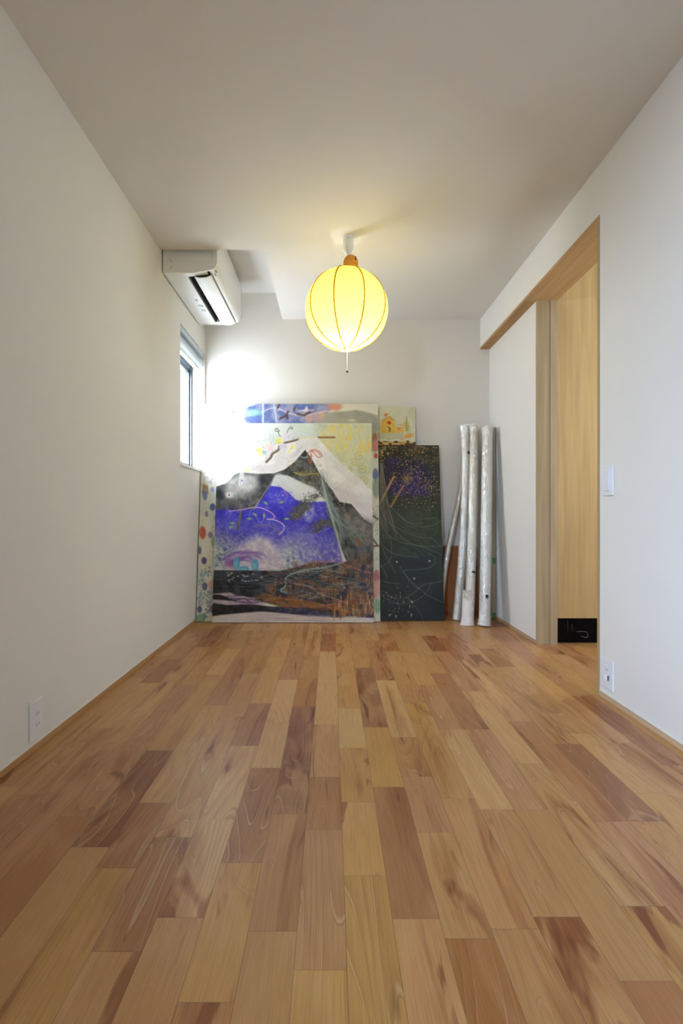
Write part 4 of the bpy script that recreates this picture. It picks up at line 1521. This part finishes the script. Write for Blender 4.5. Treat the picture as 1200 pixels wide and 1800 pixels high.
def art_dark():
    A = Art(-30, 350, 620, 1700, 0.36, (38, 42, 40))
    full = np.ones((A.h, A.w))
    v = np.clip((A.YY - 360) / 1320, 0, 1)[..., None]
    top_c, mid_c, bot_c = np.array((46, 44, 34.)), np.array((46, 54, 44.)), np.array((30, 36, 44.))
    base = np.where(v < .5, top_c * (1 - v * 2) + mid_c * v * 2, mid_c * (2 - 2 * v) + bot_c * (2 * v - 1))
    A.a = base + (vnoise(A.h, A.w, 60 * A.s, 201, 4)[..., None] - .5) * 22
    A.tex(A.mask([(180, 470), (300, 460), (420, 480), (520, 600), (480, 750), (330, 745), (190, 720), (170, 600)], 30), (34, 30, 52), (40, 34, 92), 60, 202, 3, .3, .7)
    A.tex(A.mask([(200, 650), (300, 640), (440, 690), (430, 750), (210, 745)], 20) * .6, (36, 28, 100), (46, 36, 116), 40, 203)
    A.tex(A.mask([(280, 820), (480, 800), (560, 960), (540, 1120), (300, 1120), (240, 980)], 60) * .7, (58, 64, 42), (44, 54, 44), 30, 204)
    A.tex(A.mask([(150, 1140), (600, 1100), (600, 1330), (250, 1340)], 40) * .6, (44, 58, 50), (36, 48, 46), 60, 205)
    A.tex(A.mask([(230, 1225), (520, 1215), (480, 1300), (260, 1300)], 20) * .7, (30, 34, 44), (38, 42, 54), 40, 206)
    gold = [(186, 146, 70), (206, 170, 96), (160, 124, 60), (196, 150, 78), (150, 134, 100), (210, 184, 130)]
    vn_ = vnoise(A.h, A.w, 16, 210, 2)
    for k in range(950):
        r_ = random.random()
        if r_ < .33:
            x, y = rnd(100, 560), 362 + abs(random.gauss(0, 62))
            if vn_[min(int((y - 350) * .36), vn_.shape[0] - 1), min(int((x + 30) * .36), vn_.shape[1] - 1)] < .5:
                continue
        elif r_ < .8:
            x, y = random.gauss(330, 80), random.gauss(600, 110)
        else:
            x, y = random.gauss(480, 60), random.gauss(700, 80)
        if y > 900 or y < 355:
            continue
        A.oval(x, y, rnd(2, 5.5), rnd(2, 4), random.choice(gold), rnd(.5, .95), .3, rnd(0, 3))
    for k in range(60):
        x, y = rnd(110, 200), rnd(370, 480)
        A.oval(x, y, rnd(4, 9), rnd(3, 7), random.choice(gold), .7, .3)
    for k in range(110):
        x, y = rnd(380, 560), rnd(365, 480)
        A.line([(x, y), (x + rnd(-14, 14), y + rnd(-8, 8))], 3, random.choice(gold), .6)
    A.curve([(400, 440), (450, 470), (520, 480), (560, 476)], 3, (170, 140, 70), .7)
    for k in range(14):
        o_ = rnd(-7, 7)
        A.line([(240 + o_, 600), (190 + o_, 700), (130 + o_, 820)], 4, random.choice([(196, 146, 76), (170, 120, 60), (214, 170, 104)]), .6)
    for k in range(5):
        o_ = rnd(-8, 8)
        A.line([(305 + o_, 668), (210 + o_, 840)], 3, (196, 150, 80), .8)
    A.oval(330, 625, 26, 20, (190, 150, 70), .6, .8)
    # grey hair-like sheaf from (150,500)
    for k in range(80):
        xs = rnd(-45, 90)
        A.curve([(150 + rnd(-8, 8), 500), (145 + xs * .35, 640), (140 + xs * .7, 820), (150 + xs * 1.3, rnd(950, 1120))], 2.0, random.choice([(120, 122, 120), (96, 98, 96), (150, 150, 146), (130, 90, 60), (100, 76, 54)]), .45)
    A.oval(152, 520, 18, 30, (120, 128, 132), .5, .7)
    # sweeping thin arcs
    arcs = [[(120, 700), (200, 820), (300, 930), (420, 985), (520, 975), (580, 935)], [(120, 780), (180, 940), (300, 1020), (430, 1070), (510, 1072)], [(110, 820), (160, 1000), (250, 1090), (400, 1130), (540, 1138), (590, 1120)],
            [(110, 1060), (170, 1150), (260, 1200), (400, 1215)], [(180, 880), (230, 1000), (330, 1100), (440, 1140), (560, 1190), (590, 1220)], [(115, 1300), (200, 1240), (215, 1150), (205, 1060)],
            [(130, 1385), (190, 1405), (265, 1412)], [(270, 1280), (330, 1370), (410, 1440), (480, 1500), (585, 1548)], [(130, 1490), (200, 1540), (300, 1560), (400, 1530), (470, 1470), (500, 1410)],
            [(140, 1460), (240, 1520), (340, 1500), (430, 1430), (470, 1412), (560, 1400), (600, 1370)], [(310, 1312), (420, 1306), (500, 1290), (532, 1250), (520, 1210), (480, 1190)], [(510, 1072), (560, 1130), (590, 1150)],
            [(420, 930), (500, 925), (540, 920)], [(260, 880), (330, 950), (440, 965)], [(110, 900), (130, 1100), (190, 1240), (240, 1330)], [(330, 1510), (400, 1600), (450, 1680)], [(370, 1180), (420, 1220)], [(300, 1320), (350, 1400), (420, 1460)],
            [(105, 1240), (150, 1300), (180, 1370)]]
    for i, a in enumerate(arcs):
        A.curve(a, 3.2, (150, 150, 140), .62)
    for k in range(60):
        x, y = rnd(110, 420), rnd(820, 1150)
        A.curve([(x, y), (x + rnd(20, 60), y + rnd(20, 70)), (x + rnd(70, 150), y + rnd(40, 110))], 1.8, random.choice([(110, 112, 100), (90, 94, 84), (130, 128, 116)]), .4)
    for k in range(80):
        x, y = rnd(320, 560), rnd(820, 1060)
        A.curve([(x, y), (x + rnd(-6, 10), y + rnd(20, 50))], 2.4, random.choice([(84, 96, 62), (70, 86, 66), (100, 104, 72)]), .5)
    for (x, y) in ((490, 1245), (252, 1252), (378, 1374), (360, 1545)):
        A.oval(x, y, 7, 7, (206, 204, 190), .9, .4)
    for k in range(46):
        x, y = random.gauss(260, 60), random.gauss(1540, 45)
        A.oval(x, y, rnd(2, 4), rnd(3, 7), random.choice([(176, 160, 112), (150, 140, 104), (190, 180, 140)]), .75, .3, rnd(-.4, .4))
    for (x, y, a) in ((195, 1640, .8), (241, 1650, 0), (355, 1640, 0)):
        A.oval(x, y, 4, 12, (206, 190, 146), .9, .3, a)
    return A


def art_small():
    # drawing units: crop of the photograph around the canvas (x 45..620, y 140..) ; the lower part stands behind the dark canvas
    A = Art(-300, 130, 630, 3430, 0.20, (216, 214, 186))
    full = np.ones((A.h, A.w))
    A.tex(full, (210, 209, 178), (222, 220, 196), 150, 301)
    A.line([(40, 468), (620, 470)], 5, (150, 160, 130), .6)
    A.poly([(110, 550), (130, 380), (180, 330), (250, 290), (320, 370), (330, 520), (340, 560), (130, 560)], (232, 190, 76), 1, 8, 12, 50, 302)
    A.poly([(340, 470), (450, 440), (450, 550), (340, 555)], (232, 190, 90), .9, 8)
    A.line([(140, 360), (200, 310), (260, 296), (290, 340), (320, 350)], 12, (206, 120, 80), .8)
    A.poly([(170, 290), (180, 240), (225, 245), (230, 262), (190, 292)], (226, 130, 60), .95, 5)
    A.oval(242, 392, 26, 24, (168, 44, 24), 1, .2)
    A.poly([(205, 455), (262, 470), (262, 540), (235, 530), (238, 490)], (96, 92, 70), .9, 4)
    A.poly([(190, 460), (225, 480), (232, 510), (205, 500)], (226, 226, 214), .9, 4)
    A.oval(380, 490, 28, 20, (224, 140, 80), .7, .5)
    A.line([(355, 420), (440, 425), (460, 440)], 8, (206, 120, 90), .7)
    A.poly([(495, 300), (535, 430), (520, 530), (480, 530), (455, 400)], (206, 190, 92), .8, 10)
    A.line([(495, 290), (498, 530)], 9, (128, 138, 84), .8)
    for y in (400, 440, 480, 520):
        A.line([(462, y), (545, y - 6)], 5, (140, 132, 70), .7)
    A.oval(520, 598, 66, 34, (226, 160, 84), .95, .25, -.3)
    A.line([(400, 660), (470, 636), (560, 610)], 10, (226, 150, 70), .8)
    A.poly([(60, 560), (460, 552), (440, 640), (250, 655), (60, 630)], (196, 198, 166), .8, 10)
    A.curve([(60, 630), (150, 634), (230, 656), (330, 636), (440, 650)], 6, (160, 160, 120), .8)
    A.tex(A.mask([(-300, 700), (640, 700), (640, 3430), (-300, 3430)], 6), (54, 34, 20), (220, 160, 60), 40, 303)
    for k in range(30):
        A.oval(rnd(40, 620), rnd(690, 730), rnd(12, 36), rnd(8, 20), random.choice([(54, 32, 18), (210, 204, 170), (226, 166, 60)]), .9, .3)
    return A


def grid_img(A, corners, nu, nv):
    return A.sample(corners, nu, nv)


img = grid_img(art_front(), [(185, 153), (1108, 150), (148, 1355), (1121, 1356)], 350, 430)
make_painting('painting', 'large front canvas with a blue mountain under a white tent, in front of the others', 'paintings leaning on the back wall', -0.850, 0.304, 3.447, 3.640, 1.457, 0.024, img, (206, 202, 196))
img = grid_img(art_back(), [(90, 35), (1146, 35), (34, 1350), (1160, 1350)], 360, 440)
make_painting('painting', 'tallest pale canvas with coloured dots, peeking out behind the blue mountain canvas', 'paintings leaning on the back wall', -0.972, 0.353, 3.482, 3.672, 1.610, 0.022, img, (196, 192, 184))
img = grid_img(art_dark(), [(0, 358), (556, 358), (-22, 1680), (602, 1680)], 200, 440)
make_painting('painting', 'narrow dark canvas with gold specks and thin white arcs, right of the large canvases', 'paintings leaning on the back wall', 0.215, 0.822, 3.512, 3.688, 1.298, 0.020, img, (30, 30, 34))
img = grid_img(art_small(), [(-280, 140), (620, 140), (-280, 3415), (620, 3415)], 110, 300)
make_painting('painting', 'cream canvas with a little yellow house, showing above the dark canvas', 'paintings leaning on the back wall', 0.170, 0.646, 3.600, 3.735, 1.601, 0.018, img, (176, 168, 146))

# ------------------------------------------------------------------ WRAPPED ROLLS in the corner
M_ROLLW = plain('white_roll_paper', (214, 211, 200), 0.55, noise=0.02, scale=9)
M_ROLLC = plain('cream_roll_canvas', (208, 202, 184), 0.6, noise=0.02, scale=9)
M_ROLLB = plain('beige_roll_canvas', (176, 166, 146), 0.7, noise=0.04, scale=9)
M_GREEN = plain('green_tape', (84, 140, 86), 0.5)
M_BLACK = plain('black_sticker', (28, 28, 30), 0.5)
GR = 'plastic-wrapped rolls leaning in the right corner'


def path3(p0, p1, bow, n=28):
    p0, p1, bow = Vector(p0), Vector(p1), Vector(bow)
    return [p0.lerp(p1, i / (n - 1)) + bow * (4 * (i / (n - 1)) * (1 - i / (n - 1))) for i in range(n)]


def make_roll(name, label, pts, r, mat, film=True, flare=(1.0, 1.0), seed=0, group=GR):
    root = empty(name, (pts[0].x, pts[0].y, 0), label, 'roll', group)
    n = len(pts)
    q = MB()
    q.tube(pts, r, 20)
    q.build('roll_core', mat, root, smooth=True, angle=50)
    # open mouth of the tube at the upper end
    if film:
        rg = random.Random(seed)
        ph = [rg.uniform(0, 6) for _ in range(12)]
        m = 90
        d0 = (pts[0] - pts[1]).normalized()
        d1 = (pts[-1] - pts[-2]).normalized()
        fp, fr = [], []
        for i in range(m):
            t = i / (m - 1)
            f = t * (n - 1)
            k = min(int(f), n - 2)
            fp.append(pts[k].lerp(pts[k + 1], f - k))
            e = 1.0
            if t < 0.05:
                e = 1 + (flare[0] - 1) * (1 - t / 0.05)
            if t > 0.96:
                e = 1 + (flare[1] - 1) * ((t - 0.96) / 0.04)
            fr.append(r * 1.05 * e + 0.0012)
        fp[-1] = fp[-1] + d1 * 0.006

        def wob(i, k):
            a = k * 2 * math.pi / 24
            return 0.035 * math.sin(i * 0.55 + 3 * a + ph[0]) * math.sin(i * 0.21 + ph[1]) + 0.03 * math.sin(i * 1.3 - 2 * a + ph[2]) + 0.02 * math.sin(i * 2.1 + 5 * a + ph[3])
        q = MB()
        q.tube(fp, fr, 24, cap=False, wob=wob)
        q.build('plastic_wrap', M_FILM, root, smooth=True, label='crinkled clear plastic wrap')
    return root


def sticker(root, c, nrm, w, h, mat, name, label, r):
    """little rectangle bent round a roll of radius r centred at c, facing nrm"""
    q = MB()
    nrm = Vector(nrm).normalized()
    side = nrm.cross(Vector((0, 0, 1))).normalized()
    up = Vector((0, 0, 1))
    N = 6
    vs = []
    for j in (0, 1):
        for i in range(N + 1):
            a = (i / N - 0.5) * w / r
            p_ = c + nrm * (r * math.cos(a)) + side * (r * math.sin(a)) + up * ((j - 0.5) * h)
            vs.append(q.bm.verts.new(p_))
    for i in range(N):
        q.bm.faces.new((vs[i], vs[i + 1], vs[N + 2 + i], vs[N + 1 + i]))
    return q.build(name, mat, root, label=label)


def pt_at(pts, z):
    for i in range(len(pts) - 1):
        if pts[i].z <= z <= pts[i + 1].z:
            return pts[i].lerp(pts[i + 1], (z - pts[i].z) / (pts[i + 1].z - pts[i].z))
    return pts[-1]


A0, A1 = at(801.5, 1090, 3.545), at(817, 750, 3.692)
A0.z = 0.003
pA = path3(A0, A1, (0.028, 0, 0))
rA = make_roll('wrapped_roll', 'leftmost of the three tall white plastic-wrapped rolls in the corner', pA, 0.0310, M_ROLLW, True, (1.12, 1.35), 1)
sticker(rA, pt_at(pA, 1.24), (0.45, -1, 0), 0.018, 0.024, M_BLACK, 'black_label', 'small black label near the top', 0.0354)

B0, B1 = at(823, 1098, 3.395), at(833.5, 750, 3.665)
B0.z = 0.003
pB = path3(B0, B1, (0.008, 0, 0))
rB = make_roll('wrapped_roll', 'middle one of the three tall plastic-wrapped rolls, bagged wide at its foot', pB, 0.0330, M_ROLLC, True, (1.25, 1.3), 2)
sticker(rB, pt_at(pB, 0.365), (0.25, -1, 0), 0.026, 0.020, M_BLACK, 'black_label', 'small black label low on the roll', 0.0374)
# wide folded bag foot of the middle roll
b = MB()
pc = pB[0]
bag = []
for z, w, d in ((0.002, 0.050, 0.041), (0.012, 0.043, 0.040), (0.06, 0.040, 0.038), (0.14, 0.040, 0.038), (0.21, 0.040, 0.037), (0.236, 0.041, 0.037)):
    cpt = pt_at(pB, max(z, 0.004))
    ring = []
    for k in range(20):
        a = 2 * math.pi * k / 20
        ring.append(b.bm.verts.new((cpt.x - 0.006 + w * math.cos(a) * (1.12 if math.cos(a) < 0 else 1), cpt.y - 0.000 + d * math.sin(a), z)))
    bag.append(ring)
for i in range(len(bag) - 1):
    for k in range(20):
        b.bm.faces.new((bag[i][k], bag[i][(k + 1) % 20], bag[i + 1][(k + 1) % 20], bag[i + 1][k]))
b.build('foot_wrap', plain('white_foam_sheet', (226, 220, 214), 0.5, noise=0.02), rB, smooth=True, label='white foam sheet round the foot')
b = MB()
cpt = pt_at(pB, 0.20)
b.hexa([(cpt.x - 0.052, cpt.y - 0.012, 0.175), (cpt.x - 0.030, cpt.y - 0.044, 0.175), (cpt.x + 0.004, cpt.y - 0.046, 0.175), (cpt.x - 0.03, cpt.y - 0.008, 0.175),
        (cpt.x - 0.053, cpt.y - 0.012, 0.232), (cpt.x - 0.030, cpt.y - 0.045, 0.246), (cpt.x + 0.002, cpt.y - 0.047, 0.240), (cpt.x - 0.03, cpt.y - 0.008, 0.236)])
b.build('plastic_flap', M_FILM, rB, label='shiny loose plastic flap')

C0, C1 = at(851, 1101, 3.355), at(856.5, 752, 3.570)
C0.z = 0.003
pC = path3(C0, C1, (0.002, 0, 0))
rC = make_roll('wrapped_roll', 'rightmost of the three tall plastic-wrapped rolls, with a black square label near its foot', pC, 0.0375, M_ROLLW, True, (1.40, 1.15), 3)
sticker(rC, pt_at(pC, 0.205), (0.02, -1, 0), 0.020, 0.030, M_BLACK, 'black_label', 'black square label near the foot', 0.0420)
sticker(rC, pt_at(pC, 0.207), (-0.92, -0.5, 0), 0.016, 0.036, plain('pale_tag', (222, 206, 200), 0.6), 'paper_tag', 'small pale tag', 0.0424)

D0, D1 = at(865.5, 1087, 3.615), at(864.5, 752, 3.628)
D0.z = 0.003
D0.x = min(D0.x, XR - 0.029)
D1.x = min(D1.x, XR - 0.027)
pD = path3(D0, D1, (0, 0, 0))
rD = make_roll('bare_roll', 'thin beige roll with green tape, hidden behind the rightmost wrapped roll', pD, 0.0255, M_ROLLB, False)
for z in (0.43, 0.02):
    sticker(rD, pt_at(pD, z), (0.35, -1, 0), 0.036, 0.046, M_GREEN, 'green_tape', 'patch of green tape', 0.0262)

F = [at(774, 1078, 3.640), at(777, 1040, 3.648), at(782, 1000, 3.655), at(788.5, 960, 3.667), at(797, 920, 3.682), at(805, 885, 3.695), at(811, 850, 3.710), at(816, 800, 3.728)]
F[0].z = 0.003
dense = []
for i in range(len(F) - 1):
    for k in range(4):
        dense.append(F[i].lerp(F[i + 1], k / 4))
dense.append(F[-1])
make_roll('slim_roll', 'slim white roll bowed behind the wrapped rolls, its foot behind the dark canvas', dense, 0.0195, M_ROLLC, True, (1.1, 1.1), 5)

b = MB()
b.hexa([(0.868, 3.705, 0.001), (1.13, 3.705, 0.001), (1.13, 3.715, 0.001), (0.868, 3.715, 0.001),
        (0.868, 3.748, 0.53), (1.13, 3.748, 0.53), (1.13, 3.758, 0.53), (0.868, 3.758, 0.53)])
o = b.build('brown_board', M_CARD)
tag(o, 'low brown board propped on the back wall behind the wrapped rolls', 'board')
